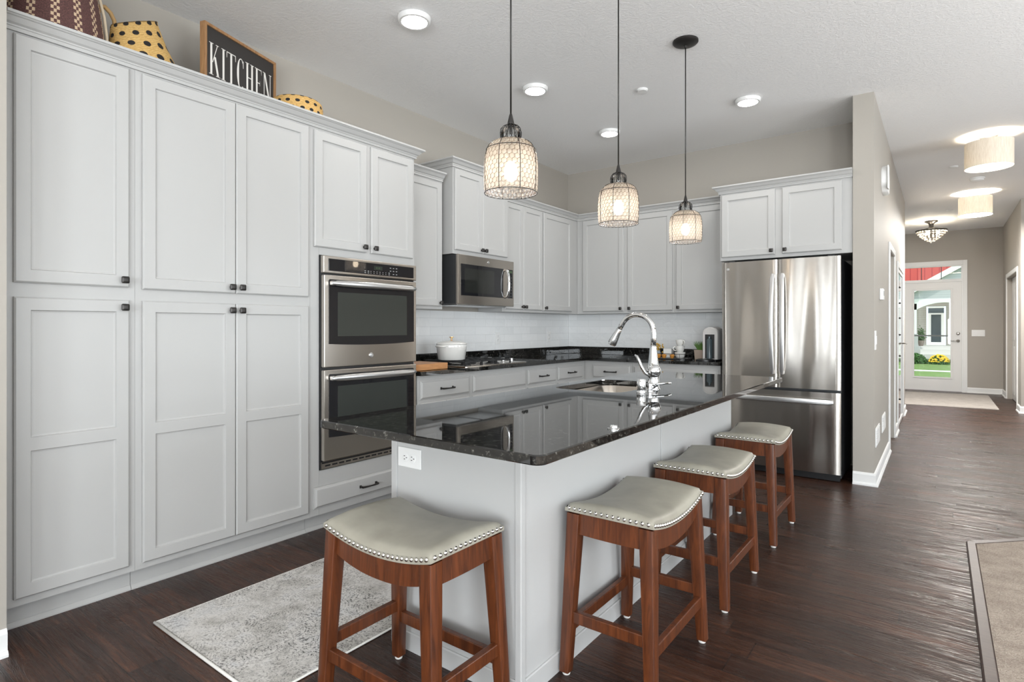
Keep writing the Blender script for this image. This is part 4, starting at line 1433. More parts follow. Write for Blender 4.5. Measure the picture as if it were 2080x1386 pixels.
# condensed high-contrast serif capitals, hand built: unit height 1
def letter(ch):
    T, t, s, st = .085, .028, .020, .05    # stem, hairline, serif thickness, serif overhang
    q = []
    def stem(x, w, z0=0.0, z1=1.0):
        q.append([(x, z0), (x + w, z0), (x + w, z1), (x, z1)])
    def serif(x, w, z):
        q.append([(x - st, z), (x + w + st, z), (x + w + st, z + s), (x - st, z + s)])
    def diag(x0, z0, x1, z1, w):
        q.append([(x0, z0), (x0 + w, z0), (x1 + w, z1), (x1, z1)])
    if ch == 'I':
        stem(.06, T); serif(.06, T, 0); serif(.06, T, 1 - s); return q, .21
    if ch == 'K':
        stem(.06, T); serif(.06, T, 0); serif(.06, T, 1 - s)
        diag(.145, .40, .36, 1.0, t); diag(.36, 0, .215, .60, T); serif(.36, T, 0); serif(.35, t, 1 - s); return q, .50
    if ch == 'T':
        stem(.17, T); serif(.17, T, 0); q.append([(.0, 1 - .03), (.425, 1 - .03), (.425, 1), (.0, 1)])
        q.append([(.0, .80), (.018, .80), (.03, 1), (.0, 1)]); q.append([(.407, .80), (.425, .80), (.425, 1), (.395, 1)]); return q, .425
    if ch == 'H':
        stem(.06, T); serif(.06, T, 0); serif(.06, T, 1 - s); stem(.30, T); serif(.30, T, 0); serif(.30, T, 1 - s)
        q.append([(.145, .50), (.30, .50), (.30, .53), (.145, .53)]); return q, .445
    if ch == 'E':
        stem(.06, T); q.append([(.01, 0), (.36, 0), (.36, .03), (.01, .03)]); q.append([(.01, .97), (.35, .97), (.35, 1), (.01, 1)])
        q.append([(.145, .50), (.27, .50), (.27, .53), (.145, .53)]); q.append([(.345, 0), (.36, 0), (.36, .20), (.35, .20)])
        q.append([(.325, .97), (.35, .82), (.35, 1), (.32, 1)]); q.append([(.262, .43), (.27, .43), (.27, .60), (.262, .60)]); return q, .38
    if ch == 'N':
        stem(.06, t); serif(.06, t, 0); serif(.05, t, 1 - s); diag(.33, 0, .05, 1.0, T); stem(.385, t); serif(.385, t, 1 - s); return q, .47
    if ch == 'C':
        n = 22
        for i in range(n):
            a0 = math.radians(52 + (308 - 52) * i / n); a1 = math.radians(52 + (308 - 52) * (i + 1) / n)
            def pt(a, inner):
                wx = .19 - (T if inner else 0) * abs(math.cos(a)) ** .8 - (.012 if inner else 0)
                wz = .515 - (.030 if inner else 0)
                return (.21 + wx * math.cos(a), .5 + wz * math.sin(a))
            q.append([pt(a0, 0), pt(a1, 0), pt(a1, 1), pt(a0, 1)])
        q.append([(.315, .72), (.335, .72), (.335, .97), (.30, .92)]); return q, .385
    return q, .3
txt = 'KITCHEN'
adv = [letter(c)[1] for c in txt]
LH = .178
gap = .035
tot = sum(adv) + gap * (len(txt) - 1)
sx_ = (SL - 2 * fw_ - .035) / tot
xx = fw_ + .018
bm = bm_new()
for c, a in zip(txt, adv):
    for poly_ in letter(c)[0]:
        vsf = [(xx + px * sx_, .0076, .222 + pz * LH) for px, pz in poly_]
        vsb = [(x, .0081, z) for x, y, z in vsf]
        try:
            loft(bm, [vsf, vsb])
        except Exception:
            pass
    xx += (a + gap) * sx_
fix(bm)
obj('lettering', bm, MT['signwhite'], pn)

def uv_loft(bm, loops, perim=1.0, cap0=True, cap1=False):
    uvl = bm.loops.layers.uv.verify()
    rings = [[bm.verts.new(p) for p in lp] for lp in loops]
    k = len(rings[0])
    v = [0.0]
    for A, B in zip(loops, loops[1:]):
        v.append(v[-1] + sum((Vector(a) - Vector(b)).length for a, b in zip(A, B)) / k)
    for i in range(len(rings) - 1):
        for j in range(k):
            f = bm.faces.new((rings[i][j], rings[i][(j + 1) % k], rings[i + 1][(j + 1) % k], rings[i + 1][j]))
            for lp, (u, vv) in zip(f.loops, ((j, v[i]), (j + 1, v[i]), (j + 1, v[i + 1]), (j, v[i + 1]))):
                lp[uvl].uv = (u / k * perim, vv)
    if cap0:
        bm.faces.new(list(reversed(rings[0])))
    if cap1:
        bm.faces.new(rings[-1])
bk = thing('basket', 'large maroon woven basket with cream check stripes at the far left cabinet top', 'basket', (-3.185, .812, TOPZ))
bm = bm_new()
def ell(a, b, z, n=64, cx=0, cy=0):
    return [(cx + a * math.cos(2 * PI * i / n), cy + b * math.sin(2 * PI * i / n), z) for i in range(n)]
uv_loft(bm, [ell(.19, .19, 0), ell(.208, .208, .015), ell(.200, .200, .10), ell(.186, .186, .22), ell(.170, .170, .32), ell(.158, .158, .40), ell(.150, .150, .40), ell(.180, .180, .10)])
obj('basket_body', bm, MT['maroon'], bk, smooth=True)
bm = bm_new(); tube(bm, [(.155 * math.cos(2 * PI * i / 40), .155 * math.sin(2 * PI * i / 40), .402) for i in range(40)], .008, 8, closed=True); obj('rim', bm, MT['cream'], bk, smooth=True)
bm = bm_new(); tube(bm, [(.03, .150, .36), (.03, .176, .34), (.03, .192, .27), (.03, .200, .20), (.03, .207, .13)], .007, 8); obj('strap', bm, MT['cream'], bk, smooth=True)
yb_ = thing('basket', 'tapered yellow straw basket with black dots between the maroon basket and the sign', 'basket', (-3.215, 1.205, TOPZ))
bm = bm_new()
LP = []
for z, c, w, d, sh in ((0, .015, .165, .13, 0), (.02, .015, .182, .145, 0), (.08, .000, .166, .138, .06), (.15, -.020, .146, .122, .16), (.21, -.036, .126, .10, .28), (.27, -.046, .112, .072, .40), (.312, -.052, .104, .044, .46), (.325, -.050, .102, .036, .48), (.305, -.050, .092, .028, .46)):
    LP.append([(px, py, pz + sh * (py - c)) for px, py, pz in ell(d, w, z, 48, 0, c)])
uv_loft(bm, LP)
obj('basket_body', bm, MT['straw'], yb_, smooth=True)
bm = bm_new(); tube(bm, [(.0, -.135, .262), (.0, -.140, .300), (.0, -.155, .330), (.0, -.180, .350), (.0, -.196, .345), (0, -.206, .315)], .010, 8); obj('rope_handle', bm, MT['rope'], yb_, smooth=True)
lb = thing('basket', 'low round straw basket with black dots right of the kitchen sign', 'basket', (-3.200, 2.045, TOPZ))
bm = bm_new()
bm.loops.layers.uv.verify()
uv_loft(bm, [ell(.142, .142, 0, 48), ell(.152, .152, .03, 48), ell(.153, .153, .165, 48), ell(.147, .147, .193, 48), ell(.135, .135, .204, 48), ell(.06, .06, .210, 48), ell(.005, .005, .211, 48)], cap1=True)
obj('basket_body', bm, MT['straw2'], lb, smooth=True)

# ------------------------------------------------------------------ pendants
def make_pendant(label, loc, zc):
    t = thing('pendant_lamp', label, 'lamp', loc, 0, 'pendant lamps over the island')
    PR = [(.0925, 0), (.0955, .02), (.0965, .06), (.0965, .10), (.094, .135), (.087, .163), (.074, .181), (.055, .192), (.040, .197)]
    def rad(z):
        for (r0, z0), (r1, z1) in zip(PR, PR[1:]):
            if z0 <= z <= z1:
                return r0 + (r1 - r0) * (z - z0) / (z1 - z0)
        return PR[-1][0]
    # arc-length parameter of the profile
    NL = 66
    prof = []
    Ls = [0]
    for (r0, z0), (r1, z1) in zip(PR, PR[1:]):
        Ls.append(Ls[-1] + math.hypot(r1 - r0, z1 - z0))
    def at(L):
        for i in range(len(PR) - 1):
            if L <= Ls[i + 1] + 1e-9:
                f = (L - Ls[i]) / (Ls[i + 1] - Ls[i])
                return PR[i][0] + (PR[i + 1][0] - PR[i][0]) * f, PR[i][1] + (PR[i + 1][1] - PR[i][1]) * f
        return PR[-1]
    NH = 32
    du = 1.0 / NH
    cell = 2 * PI * .095 / NH
    dv = cell * .866
    def bulge(u, L):
        best = 9
        row = round(L / dv)
        for rr in (row - 1, row, row + 1):
            off = .5 if rr % 2 else 0
            cu = (round(u / du - off) + off) * du
            best = min(best, ((u - cu) * NH * cell) ** 2 + (L - rr * dv) ** 2)
        return max(0.0, 1 - best / (cell * .58) ** 2)
    bm = bm_new()
    NU = 192
    rings = []
    for i in range(NL + 1):
        L = Ls[-1] * i / NL
        r, z = at(L)
        rings.append([bm.verts.new(((r + .0042 * bulge(j / NU, L)) * math.cos(2 * PI * j / NU), (r + .0042 * bulge(j / NU, L)) * math.sin(2 * PI * j / NU), z)) for j in range(NU)])
    for A, B in zip(rings, rings[1:]):
        for j in range(NU):
            bm.faces.new((A[j], A[(j + 1) % NU], B[(j + 1) % NU], B[j]))
    obj('glass_shade', bm, MT['shade'], t, smooth=True)
    bm = bm_new(); lathe(bm, [(.034, .197), (.037, .21), (.037, .222), (.032, .238), (.02, .250), (.010, .254)], 32, cap0=False, cap1=False); obj('neck_glass', bm, MT['neckglass'], t, smooth=True)
    # honeycomb wire
    bm = bm_new()
    hr = cell / math.sqrt(3)
    seen = set()
    def P(u, L):
        r, z = at(min(max(L, 0), Ls[-1]))
        r += .0014
        return (r * math.cos(2 * PI * u), r * math.sin(2 * PI * u), z)
    nrow = int(Ls[-1] / dv)
    for rr in range(0, nrow + 1):
        off = .5 if rr % 2 else 0
        for cidx in range(NH):
            uc = (cidx + off) * du; Lc = rr * dv
            V = [(uc + .5 * du * sx, Lc + sz * hr) for sx, sz in ((0, 1), (1, .5), (1, -.5), (0, -1))]
            for a, b in ((V[0], V[1]), (V[1], V[2]), (V[2], V[3])):
                if min(a[1], b[1]) < -.001 or max(a[1], b[1]) > Ls[-1] * .97:
                    continue
                tube(bm, [P(*a), P(*b)], .0008, 3, cap=False)
    obj('honeycomb_wire', bm, MT['wire'], t)
    bm = bm_new()
    for k_ in range(8):
        a = 2 * PI * k_ / 8 + .2
        ca, sa = math.cos(a), math.sin(a)
        pts = [((at(Ls[-1] * i / 14)[0] + .004) * ca, (at(Ls[-1] * i / 14)[0] + .004) * sa, at(Ls[-1] * i / 14)[1] + .001) for i in range(15)]
        pts += [(r * ca, r * sa, z) for r, z in ((.039, .206), (.0415, .220), (.039, .236), (.029, .248), (.012, .256))]
        tube(bm, pts, .0013, 5)
    for k_ in range(14):
        a = 2 * PI * k_ / 14
        tube(bm, [(r * math.cos(a + tw), r * math.sin(a + tw), z) for r, z, tw in ((.037, .198, 0), (.0395, .212, .12), (.0405, .224, 0), (.036, .238, -.10), (.024, .249, 0), (.012, .256, 0))], .0010, 4)
    for r, z in ((.0975, .001), (.0915, .160), (.014, .256)):
        tube(bm, [(r * math.cos(2 * PI * i / 48), r * math.sin(2 * PI * i / 48), z) for i in range(48)], .0016, 5, closed=True)
    obj('wire_cage', bm, MT['bronze'], t, smooth=True)
    bm = bm_new(); lathe(bm, [(.013, .254), (.0125, .262), (.006, .290), (.004, .296)], 16); obj('cord_cap', bm, MT['bronze'], t, angle=40)
    bm = bm_new(); lathe(bm, [(.0035, .294), (.0035, zc)], 8); obj('cord', bm, MT['bronze'], t, smooth=True)
    bm = bm_new(); lathe(bm, [(.007, CH - loc[2] - .045), (.009, CH - loc[2] - .030), (.045, CH - loc[2] - .026), (.070, CH - loc[2] - .018), (.078, CH - loc[2] - .010), (.078, CH - loc[2] - .0005)], 40); obj('ceiling_canopy', bm, MT['bronze'], t, angle=40)
    bm = bm_new(); lathe(bm, [(0, .045), (.012, .048), (.022, .060), (.026, .078), (.022, .098), (.013, .115), (.013, .118)], 20); bb = obj('bulb', bm, MT['bulb'], t, smooth=True)
    bm = bm_new(); lathe(bm, [(.015, .116), (.017, .12), (.017, .165), (.012, .19), (.006, .20), (.006, .255)], 16); obj('lamp_socket', bm, MT['bronze'], t, angle=40)
    return t
MT['wire'] = simple('fine_brown_wire', (.16, .10, .065), .5, .5)
P1 = make_pendant('wire-caged honeycomb glass pendant lamp nearest the camera, over the island\'s near end', (-1.270, 1.690, 1.713), CH - 1.713 - .03)
for loc, lab in (((-1.270, 2.575, 1.727), 'wire-caged honeycomb glass pendant lamp over the middle of the island, by the faucet'),
                 ((-1.280, 3.535, 1.752), 'wire-caged honeycomb glass pendant lamp over the far end of the island, its ceiling canopy showing')):
    p = copy_tree(P1, loc, 0, lab)
    for ch in p.children:
        if ch.name.startswith('cord') and 'cap' not in ch.name or ch.name.startswith('ceiling_canopy'):
            me = ch.data.copy()
            d = P1.location.z - loc[2]
            for v in me.vertices:
                if v.co.z > .5:
                    v.co.z += d
            ch.data = me

# ------------------------------------------------------------------ ceiling fixtures
def downlight(loc, label):
    t = thing('ceiling_light', label, 'light', loc, 0, 'round ceiling lights of the kitchen')
    bm = bm_new(); lathe(bm, [(.090, -.0003), (.096, -.004), (.094, -.022), (.088, -.030), (.074, -.030), (.074, -.024)], 48, cap1=False); obj('rim', bm, MT['plastic'], t, angle=40)
    bm = bm_new(); lathe(bm, [(0, -.026), (.074, -.026)], 48, cap1=False)
    obj('lens', bm, MT['lens'], t)
    return t
DL = downlight((-2.445, 2.320, CH), 'round white ceiling light nearest the camera, above the tall cabinets')
for loc, lab in (((-2.435, 3.545, CH), 'round white ceiling light between the first and second pendant cords'),
                 ((-2.430, 4.745, CH), 'round white ceiling light deepest in the kitchen, beside the second pendant cord'),
                 ((-1.213, 4.735, CH), 'round white ceiling light in front of the fridge')):
    copy_tree(DL, loc, 0, lab)
def disc(name, label, loc, r, h, cat, group=None):
    bm = bm_new(); lathe(bm, [(r, -.0003), (r, -h * .5), (r * .8, -h), (0, -h)], 28)
    o = obj(name, bm, MT['plastic'], angle=40); o.location = loc
    tag(o, label, cat, group)
    return o
disc('sprinkler_cap', 'small flat white disc on the ceiling between the second and third pendant cords', (-1.805, 4.060, CH), .042, .016, 'sprinkler cap', 'sprinkler caps')
disc('sprinkler_cap', 'small flat white disc on the hall ceiling left of the nearer drum light', (.128, 8.10, CH), .042, .016, 'sprinkler cap', 'sprinkler caps')
disc('sprinkler_cap', 'small flat white disc on the hall ceiling left of the farther drum light', (.130, 11.1, CH), .042, .016, 'sprinkler cap', 'sprinkler caps')
sm = thing('smoke_detector', 'white smoke detector on the hall ceiling between the drum lights', 'smoke detector', (.367, 8.90, CH))
bm = bm_new(); lathe(bm, [(.075, -.0003), (.075, -.012), (.066, -.016), (.064, -.034), (.05, -.042), (0, -.044)], 32); obj('detector_body', bm, MT['plastic'], sm, angle=40)

def drum(loc, label):
    t = thing('drum_light', label, 'light', loc, 0, 'drum lights in the hall')
    bm = bm_new(); lathe(bm, [(.075, -.0003), (.075, -.012), (.02, -.016), (.011, -.02), (.011, -.085), (.0, -.085)], 32); obj('ceiling_plate', bm, MT['nickel'], t, angle=40)
    bm = bm_new()
    lathe(bm, [(.181, -.305), (.181, -.065), (.178, -.065), (.178, -.305)], 64, cap0=False, cap1=False); obj('drum_shade', bm, MT['drum'], t, angle=40)
    bm = bm_new(); lathe(bm, [(0, -.299), (.1775, -.299)], 48, cap1=False); obj('diffuser', bm, MT['diff'], t)
    bm = bm_new()
    r_ = bmesh.ops.create_uvsphere(bm, u_segments=16, v_segments=10, radius=.028)
    for v in r_['verts']:
        v.co += Vector((0, 0, -.215))
    obj('bulb', bm, MT['bulb2'], t, smooth=True)
    bm = bm_new()
    for a in (0, 2.09, 4.19):
        tube(bm, [(0, 0, -.068), (.1785 * math.cos(a + 1), .1785 * math.sin(a + 1), -.068)], .002, 5)
    tube(bm, [(0, 0, -.08), (0, 0, -.188)], .009, 8)
    obj('lamp_arm', bm, MT['nickel'], t)
    return t
D1 = drum((.372, 6.98, CH), 'linen drum ceiling light nearest in the hall')
D2 = copy_tree(D1, (.385, 9.86, CH), 0, 'linen drum ceiling light farther down the hall')
for ch in D2.children:
    if ch.name.startswith('diffuser'):
        ch.data = ch.data.copy()
        ch.data.materials[0] = MT['diff2']
cl = thing('crystal_light', 'crystal bowl ceiling light near the front door', 'light', (-.110, 12.05, CH))
bm = bm_new(); lathe(bm, [(.095, -.0003), (.095, -.018), (.05, -.04), (.035, -.06), (.032, -.10), (.05, -.125), (.0, -.125)], 32); obj('ceiling_stem', bm, MT['bronze'], cl, angle=40)
bm = bm_new()
tube(bm, [(.214 * math.cos(2 * PI * i / 48), .214 * math.sin(2 * PI * i / 48), -.165) for i in range(48)], .012, 8, closed=True)
for k_ in range(6):
    a = PI * k_ / 3
    tube(bm, [(.03 * math.cos(a), .03 * math.sin(a), -.115), (.214 * math.cos(a), .214 * math.sin(a), -.160)], .006, 6)
obj('metal_ring', bm, MT['bronze'], cl, smooth=True)
bm = bm_new()
for r, z, n in ((.198, -.19, 26), (.178, -.222, 22), (.150, -.252, 18), (.118, -.282, 14), (.084, -.310, 11), (.046, -.334, 6), (.0, -.356, 1)):
    for i in range(n):
        a = 2 * PI * i / n
        q_ = bmesh.ops.create_icosphere(bm, subdivisions=1, radius=.019)
        for v in q_['verts']:
            v.co += Vector((r * math.cos(a), r * math.sin(a), z))
obj('crystal_beads', bm, MT['shade'], cl)
bm = bm_new()
for a in (0, 2.09, 4.19):
    q_ = bmesh.ops.create_uvsphere(bm, u_segments=12, v_segments=8, radius=.024)
    for v in q_['verts']:
        v.co += Vector((.09 * math.cos(a), .09 * math.sin(a), -.20))
obj('bulb', bm, MT['bulb3'], cl, smooth=True)

# ------------------------------------------------------------------ bar stools
def make_stool(label, loc, rot):
    t = thing('bar_stool', label, 'stool', loc, rot, 'bar stools at the island')
    HX, HY = .236, .158
    def base(x):
        return .540 + .033 * (x / HX) ** 2
    # upholstered saddle seat
    bm = bm_new()
    NX, NY = 28, 20
    G = {}
    def dome(u, v):
        e = 1 - max(0.0, (abs(u) ** 6 + abs(v) ** 6)) 
        return max(0.0, e)
    for i in range(NX + 1):
        for j in range(NY + 1):
            u = 2 * i / NX - 1; v = 2 * j / NY - 1
            u = math.copysign(abs(u) ** .8, u); v = math.copysign(abs(v) ** .8, v)
            x, y = u * (HX + .006), v * (HY + .006)
            edge = max(abs(u), abs(v))
            rnd = max(0.0, 1 - ((edge - .82) / .18) ** 2) if edge > .82 else 1.0
            z = base(x) + .026 + .026 * (1 - v * v) * (1 - .55 * u * u) + .004 - .020 * (1 - math.sqrt(max(0, rnd)))
            G[i, j] = bm.verts.new((x, y, z))
    for i in range(NX):
        for j in range(NY):
            bm.faces.new((G[i, j], G[i + 1, j], G[i + 1, j + 1], G[i, j + 1]))
    per = [(i, 0) for i in range(NX)] + [(NX, j) for j in range(NY)] + [(i, NY) for i in range(NX, 0, -1)] + [(0, j) for j in range(NY, 0, -1)]
    low = []
    for p in per:
        v = G[p]
        low.append(bm.verts.new((v.co.x, v.co.y, base(v.co.x) - .003)))
    for k_ in range(len(per)):
        q = (k_ + 1) % len(per)
        bm.faces.new((G[per[q]], G[per[k_]], low[k_], low[q]))
    bm.faces.new(list(reversed(low)))
    fix(bm)
    obj('seat', bm, MT['leather'], t, angle=60)
    # nailheads
    bm = bm_new()
    def nail(x, y, nx, ny):
        z = base(x) + .010
        M = Matrix.Translation((x + nx * .0008, y + ny * .0008, z)) @ Vector((nx, ny, 0)).to_track_quat('Z', 'Y').to_matrix().to_4x4()
        lathe(bm, [(.0070, 0), (.0062, .0026), (.0036, .0046), (0, .0053)], 8, M=M, cap0=False)
    n1 = 24
    for i in range(n1):
        x = -HX + (2 * HX) * (i + .5) / n1
        nail(x, -HY - .006, 0, -1); nail(x, HY + .006, 0, 1)
    n2 = 15
    for i in range(n2):
        y = -HY + 2 * HY * (i + .5) / n2
        nail(-HX - .006, y, -1, 0); nail(HX + .006, y, 1, 0)
    obj('nailhead_trim', bm, MT['nickel'], t, smooth=True)
    # aprons
    def apron(sgn, long):
        bm = bm_new()
        n = 18
        L = HX - .012 if long else HY - .012
        fr, bkp = [], []
        top, bot = [], []
        for i in range(n + 1):
            s = 2 * i / n - 1
            if long:
                zt = base(s * L) - .0035
                zb = .464 + .040 * (abs(s) ** 2.2)
            else:
                zt = base(HX) - .0035
                zb = .492 + .004 * s * s
            top.append((s * L, zt)); bot.append((s * L, zb))
        poly_ = bot + list(reversed(top))
        off = (HY - .010) if long else (HX - .010)
        lo = []
        for dd in (0, -.020):
            o_ = sgn * (off + dd)
            lo.append([(px, o_ + sgn * .022 * max(0, (.57 - pz)) , pz) if long else (o_ + sgn * .05 * max(0, (.57 - pz)), px, pz) for px, pz in poly_])
        loft(bm, lo)
        fix(bm)
        obj('apron', bm, MT['cherry'], t)
    for s in (-1, 1):
        apron(s, True); apron(s, False)
    # legs, splayed both ways
    for sx in (-1, 1):
        for sy in (-1, 1):
            bm = bm_new()
            lo = []
            for z, w in ((.012, .0185), (.20, .0205), (.45, .0235), (.565, .0245)):
                f = (z - .012) / (.565 - .012)
                cx = sx * ((.2625 - .0185) * (1 - f) + (HX - .0225) * f)
                cy = sy * ((.1775 - .0185) * (1 - f) + (HY - .0225) * f)
                lo.append([(cx + a, cy + b, z) for a, b in rrect(-w, w, -w, w, .004, 2)])
            loft(bm, lo)
            fix(bm)
            lg = obj('leg', bm, MT['cherry'], t, angle=50)
            bm = bm_new(); lathe(bm, [(.013, 0), (.014, .003), (.014, .0115)], 14, c=(sx * .243, sy * .158, .0003)); obj('felt_pad', bm, MT['felt'], lg)
    def legc(z, sx, sy):
        f = (z - .012) / .553
        return (sx * (.244 * (1 - f) + .2135 * f), sy * (.159 * (1 - f) + .1355 * f))
    for s in (-1, 1):
        bm = bm_new(); x, y = legc(.165, 1, s); box(bm, -x + .012, x - .012, y - .011, y + .011, .145, .185, .003); obj('stretcher', bm, MT['cherry'], t)
        bm = bm_new(); x, y = legc(.205, s, 1); box(bm, x - .011, x + .011, -y + .012, y - .012, .185, .225, .003); obj('stretcher', bm, MT['cherry'], t)
    return t
ST = make_stool('bar stool at the near end of the island, closest to the rug', (-1.352, 1.277, 0), 0)
for loc, lab in (((-.893, 1.967, 0), 'bar stool nearest the camera along the long seating side of the island'),
                 ((-.893, 2.745, 0), 'middle bar stool of the three along the long side of the island'),
                 ((-.893, 3.640, 0), 'bar stool at the far end of the island, closest to the fridge')):
    copy_tree(ST, loc, PI / 2, lab)

# ------------------------------------------------------------------ rugs and carpet
rg_ = thing('runner_rug', 'cream and grey distressed runner rug between the tall cabinets and the island', 'rug', (0, 0, 0))
bm = bm_new(); loft(bm, [[(x, y, z) for x, y in rrect(-2.575, -1.770, 1.004, 3.55, .006, 2)] for z in (.0008, .009)]); fix(bm); obj('pile', bm, MT['rug'], rg_)
bm = bm_new()
tube(bm, [(-2.578, .997, .006), (-1.767, .997, .006)], .0058, 8); tube(bm, [(-2.578, .997, .0055), (-2.578, 3.556, .0055)], .004, 8); tube(bm, [(-1.767, .997, .0055), (-1.767, 3.556, .0055)], .004, 8); tube(bm, [(-2.578, 3.556, .006), (-1.767, 3.556, .006)], .0058, 8)
obj('binding', bm, MT['rugedge'], rg_, smooth=True)
CP = [(.165, 4.09), (.165, -4.58), (4.28, -4.58), (4.28, 8.2)]
bm = bm_new(); loft(bm, [[(x, y, .0006) for x, y in CP], [(x, y, .011) for x, y in CP]]); fix(bm)
tag(struct('floor_carpet', bm, MT['carpet']), 'beige carpet of the living room at the right edge', 'carpet')
bm = bm_new()
prof = [(0, .0003), (0, .010), (.006, .014), (.040, .014), (.044, .010), (.044, .0003)]
sweep(bm, [(d, z) for d, z in prof], [(.120, -4.58), (.120, 4.105), (4.24, 8.23)])
fix(bm); struct('trim_5', bm, MT['reducer'])
em = thing('entry_mat', 'pale cream mat on the floor in front of the front door', 'mat', (0, 0, 0))
bm = bm_new(); loft(bm, [[(x, y, z) for x, y in ((-.60, 10.88), (.700, 10.97), (.690, 13.06), (-.60, 12.95))] for z in (.0006, .012)]); fix(bm); obj('mat_pile', bm, MT['mat'], em)

# ------------------------------------------------------------------ small things on the hall wall
al = thing('alarm_chime', 'white oval chime box high on the hall wall', 'chime box', (-.3998, 6.00, 2.505), RL)
bm = bm_new(); loft(bm, [[(x, y, z) for x, z in rrect(-.16 + i, .16 - i, -.115 + i, .115 - i, .10 - i, 8)] for i, y in ((0, 0), (0, -.030), (.008, -.042))]); fix(bm); obj('cover', bm, MT['plastic'], al, angle=40)
bm = bm_new(); box(bm, -.175, -.10, -.055, -.0425, -.10, .10, .006); obj('lens_bar', bm, MT['plastic'], al)
th = thing('thermostat', 'small white thermostat on the hall wall under the chime box', 'thermostat', (-.3998, 5.700, 1.492), RL)
bm = bm_new(); box(bm, -.062, .062, -.028, 0, -.048, .048, .006); ob = obj('thermostat_body', bm, MT['plastic'], th)
bm = bm_new(); box(bm, -.035, .035, -.0288, -.0282, -.012, .028); obj('screen', bm, simple('grey_lcd', (.45, .47, .45), .2), th)
def vent(label, loc):
    t = thing('wall_vent', label, 'vent', loc, RL, 'white vents low on the hall wall')
    bm = bm_new(); box(bm, -.16, .16, -.008, 0, -.075, .075, .003); obj('vent_frame', bm, MT['plastic'], t)
    bm = bm_new()
    for i in range(9):
        box(bm, -.14, .14, -.0125, -.0082, -.060 + i * .0145, -.053 + i * .0145)
    obj('louvre', bm, MT['plastic'], t)
    return t
V1 = vent('white wall vent low on the hall wall, nearer the fridge corner', (-.3998, 5.40, .355))
copy_tree(V1, (-.3998, 6.02, .375), RL, 'white wall vent low on the hall wall, nearer the doorway')

# ------------------------------------------------------------------ outside the front door
GZ = -1.10
bm = bm_new(); box(bm, -40, 40, 15.4, 90, GZ - .2, GZ); tag(obj('lawn', bm, MT['grass']), 'green lawn in front of the neighbour house', 'lawn', kind='structure')
bm = bm_new(); box(bm, -2.1, 1.2, 13.645, 15.39, -1.2, -.06); tag(obj('porch_slab', bm, MT['concrete']), 'pale porch slab outside the front door', 'slab', kind='structure')
bm = bm_new(); box(bm, -40, 40, 36.6, 37.5, GZ, GZ + .02); tag(obj('sidewalk', bm, MT['concrete']), 'pale sidewalk strip across the lawn', 'sidewalk', kind='structure')
hs = thing('house', 'grey neighbour house with an arched white porch seen through the front door', 'house', (0, 46.5, GZ))
hz = -GZ
def hb(name, boxes, m):
    bm = bm_new()
    for a in boxes:
        box(bm, a[0], a[1], a[2], a[3], a[4] + hz, a[5] + hz)
    return obj(name, bm, m, hs)
hb('porch_wall', [(-3.6, -.72, 2.5, 2.7, -.05, 3.1), (.36, 3.2, 2.5, 2.7, -.05, 3.1), (-.72, .36, 2.5, 2.7, 2.62, 3.1)], MT['tansiding'])
dd_ = hb('door_frame', [(-.62, -.46, 2.42, 2.55, -.05, 2.06), (.10, .26, 2.42, 2.55, -.05, 2.06), (-.62, .26, 2.42, 2.55, 2.06, 2.16), (-.62, .26, 2.42, 2.55, 2.50, 2.60), (-.46, .10, 2.42, 2.5, -.05, .16)], MT['hwhite'])
bm = bm_new(); box(bm, -.46, .10, 2.46, 2.5, .16 + hz, 2.06 + hz); box(bm, -.62, .26, 2.46, 2.5, 2.16 + hz, 2.50 + hz); obj('door_glass', bm, MT['hglass'], dd_)
hb('porch_floor', [(-3.6, 3.2, -.1, 2.5, -.25, -.06)], MT['concrete'])
hb('porch_step', [(-1.0, 3.2, -.55, -.1, -.55, -.25), (-1.0, 3.2, -1.0, -.1, -.85, -.55)], MT['concrete'])
hb('stone_base', [(-3.6, -1.0, -.3, -.1, -1.1, -.06), (-1.75, -1.13, -.22, .2, -.06, .75)], MT['stone'])
hb('column', [(-1.68, -1.20, -.15, .15, .75, 2.75)], MT['hwhite'])
hb('column', [(1.70, 2.20, -.15, .15, -.06, 2.75)], MT['hwhite'])
bm = bm_new()
n = 24
pts = [(-3.6, 3.05), (3.2, 3.05), (3.2, 2.3)] + [(1.70 - 2.90 * i / n, 2.35 + .45 * math.sin(PI * i / n) ** .8) for i in range(n + 1)] + [(-3.6, 2.3)]
loft(bm, [[(x, -.15, z + hz) for x, z in pts], [(x, .15, z + hz) for x, z in pts]]); fix(bm)
obj('arched_header', bm, MT['hwhite'], hs)
bm = bm_new()
g = [(-2.0, 3.051), (3.9, 3.051), (3.9, 6.70)]
loft(bm, [[(x, -.12, z + hz) for x, z in g], [(x, .1, z + hz) for x, z in g]]); fix(bm)
obj('gable_wall', bm, MT['gsiding'], hs)
bm = bm_new()
g = [(-2.3, 2.88), (3.9, 6.72), (3.9, 7.10), (-2.3, 3.26)]
loft(bm, [[(x, -.45, z + hz) for x, z in g], [(x, .2, z + hz) for x, z in g]]); fix(bm)
obj('rake_board', bm, MT['hwhite'], hs)
hb('red_gable', [(-8, 8, 3.6, 3.9, 3.12, 8.5)], MT['red'])
hb('side_wall', [(-8, -3.601, 2.71, 3.4, -1.1, 3.1), (3.201, 8, 2.71, 3.4, -1.1, 3.1)], MT['gsiding'])
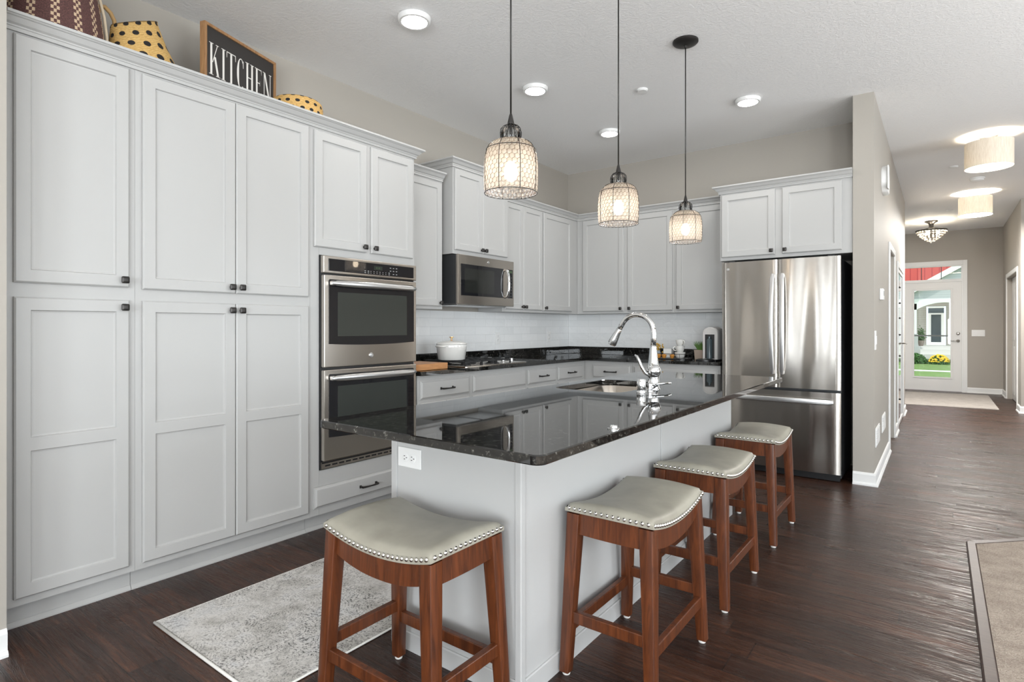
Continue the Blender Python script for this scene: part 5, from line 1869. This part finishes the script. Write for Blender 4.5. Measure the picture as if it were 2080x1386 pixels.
def bush(name, label, loc, sx, sy, sz, n, leaf, mats, petals=0, seed=1):
    t = thing(name, label, 'bush', loc)
    r = random.Random(seed)
    bm = bm_new()
    for i in range(n):
        a, b = r.uniform(0, 2 * PI), math.acos(r.uniform(0, 1))
        rr = r.uniform(.75, 1.0)
        c = Vector((sx * rr * math.sin(b) * math.cos(a), sy * rr * math.sin(b) * math.sin(a), sz * rr * math.cos(b) + .02))
        d = Vector((r.gauss(0, 1), r.gauss(0, 1), r.gauss(.6, .6))).normalized() * leaf
        e = d.orthogonal().normalized() * leaf * .45
        quad(bm, [c - d * .5, c + e, c + d * .5, c - e])
    obj('foliage', bm, mats[0], t)
    if petals:
        bm = bm_new()
        for i in range(petals):
            a, b = r.uniform(0, 2 * PI), math.acos(r.uniform(.2, 1))
            c = Vector((sx * math.sin(b) * math.cos(a), sy * math.sin(b) * math.sin(a), sz * 1.03 * math.cos(b) + .05))
            q_ = bmesh.ops.create_icosphere(bm, subdivisions=1, radius=r.uniform(.05, .09))
            for v in q_['verts']:
                v.co = Vector((v.co.x, v.co.y, v.co.z * .6)) + c
        obj('blossom', bm, mats[1], t)
    return t
bush('shrub', 'low round green shrub in front of the neighbour house', (-1.22, 44.2, GZ), .62, .6, .62, 2300, .12, [MT['leafd']], 0, 3)
bush('flower_bush', 'bush of yellow flowers beside the green shrub outside', (-.02, 44.1, GZ), .50, .5, .52, 1500, .12, [MT['leafd'], MT['yellow']], 130, 5)
pl = thing('planter', 'pot with a small green shrub beside the neighbour porch column', 'planter', (-.98, 46.9, -.059))
bm = bm_new(); lathe(bm, [(.12, 0), (.18, .32), (.18, .36), (.14, .36), (.13, .3)], 20); obj('pot', bm, MT['terra'], pl, angle=40)
bm = bm_new()
r = random.Random(9)
for i in range(700):
    c = Vector((r.gauss(0, .09), r.gauss(0, .09), .38 + abs(r.gauss(.28, .2))))
    d = Vector((r.gauss(0, 1), r.gauss(0, 1), r.gauss(.4, .6))).normalized() * .10
    e = d.orthogonal().normalized() * .04
    quad(bm, [c - d * .5, c + e, c + d * .5, c - e])
obj('foliage', bm, MT['leafd'], pl)
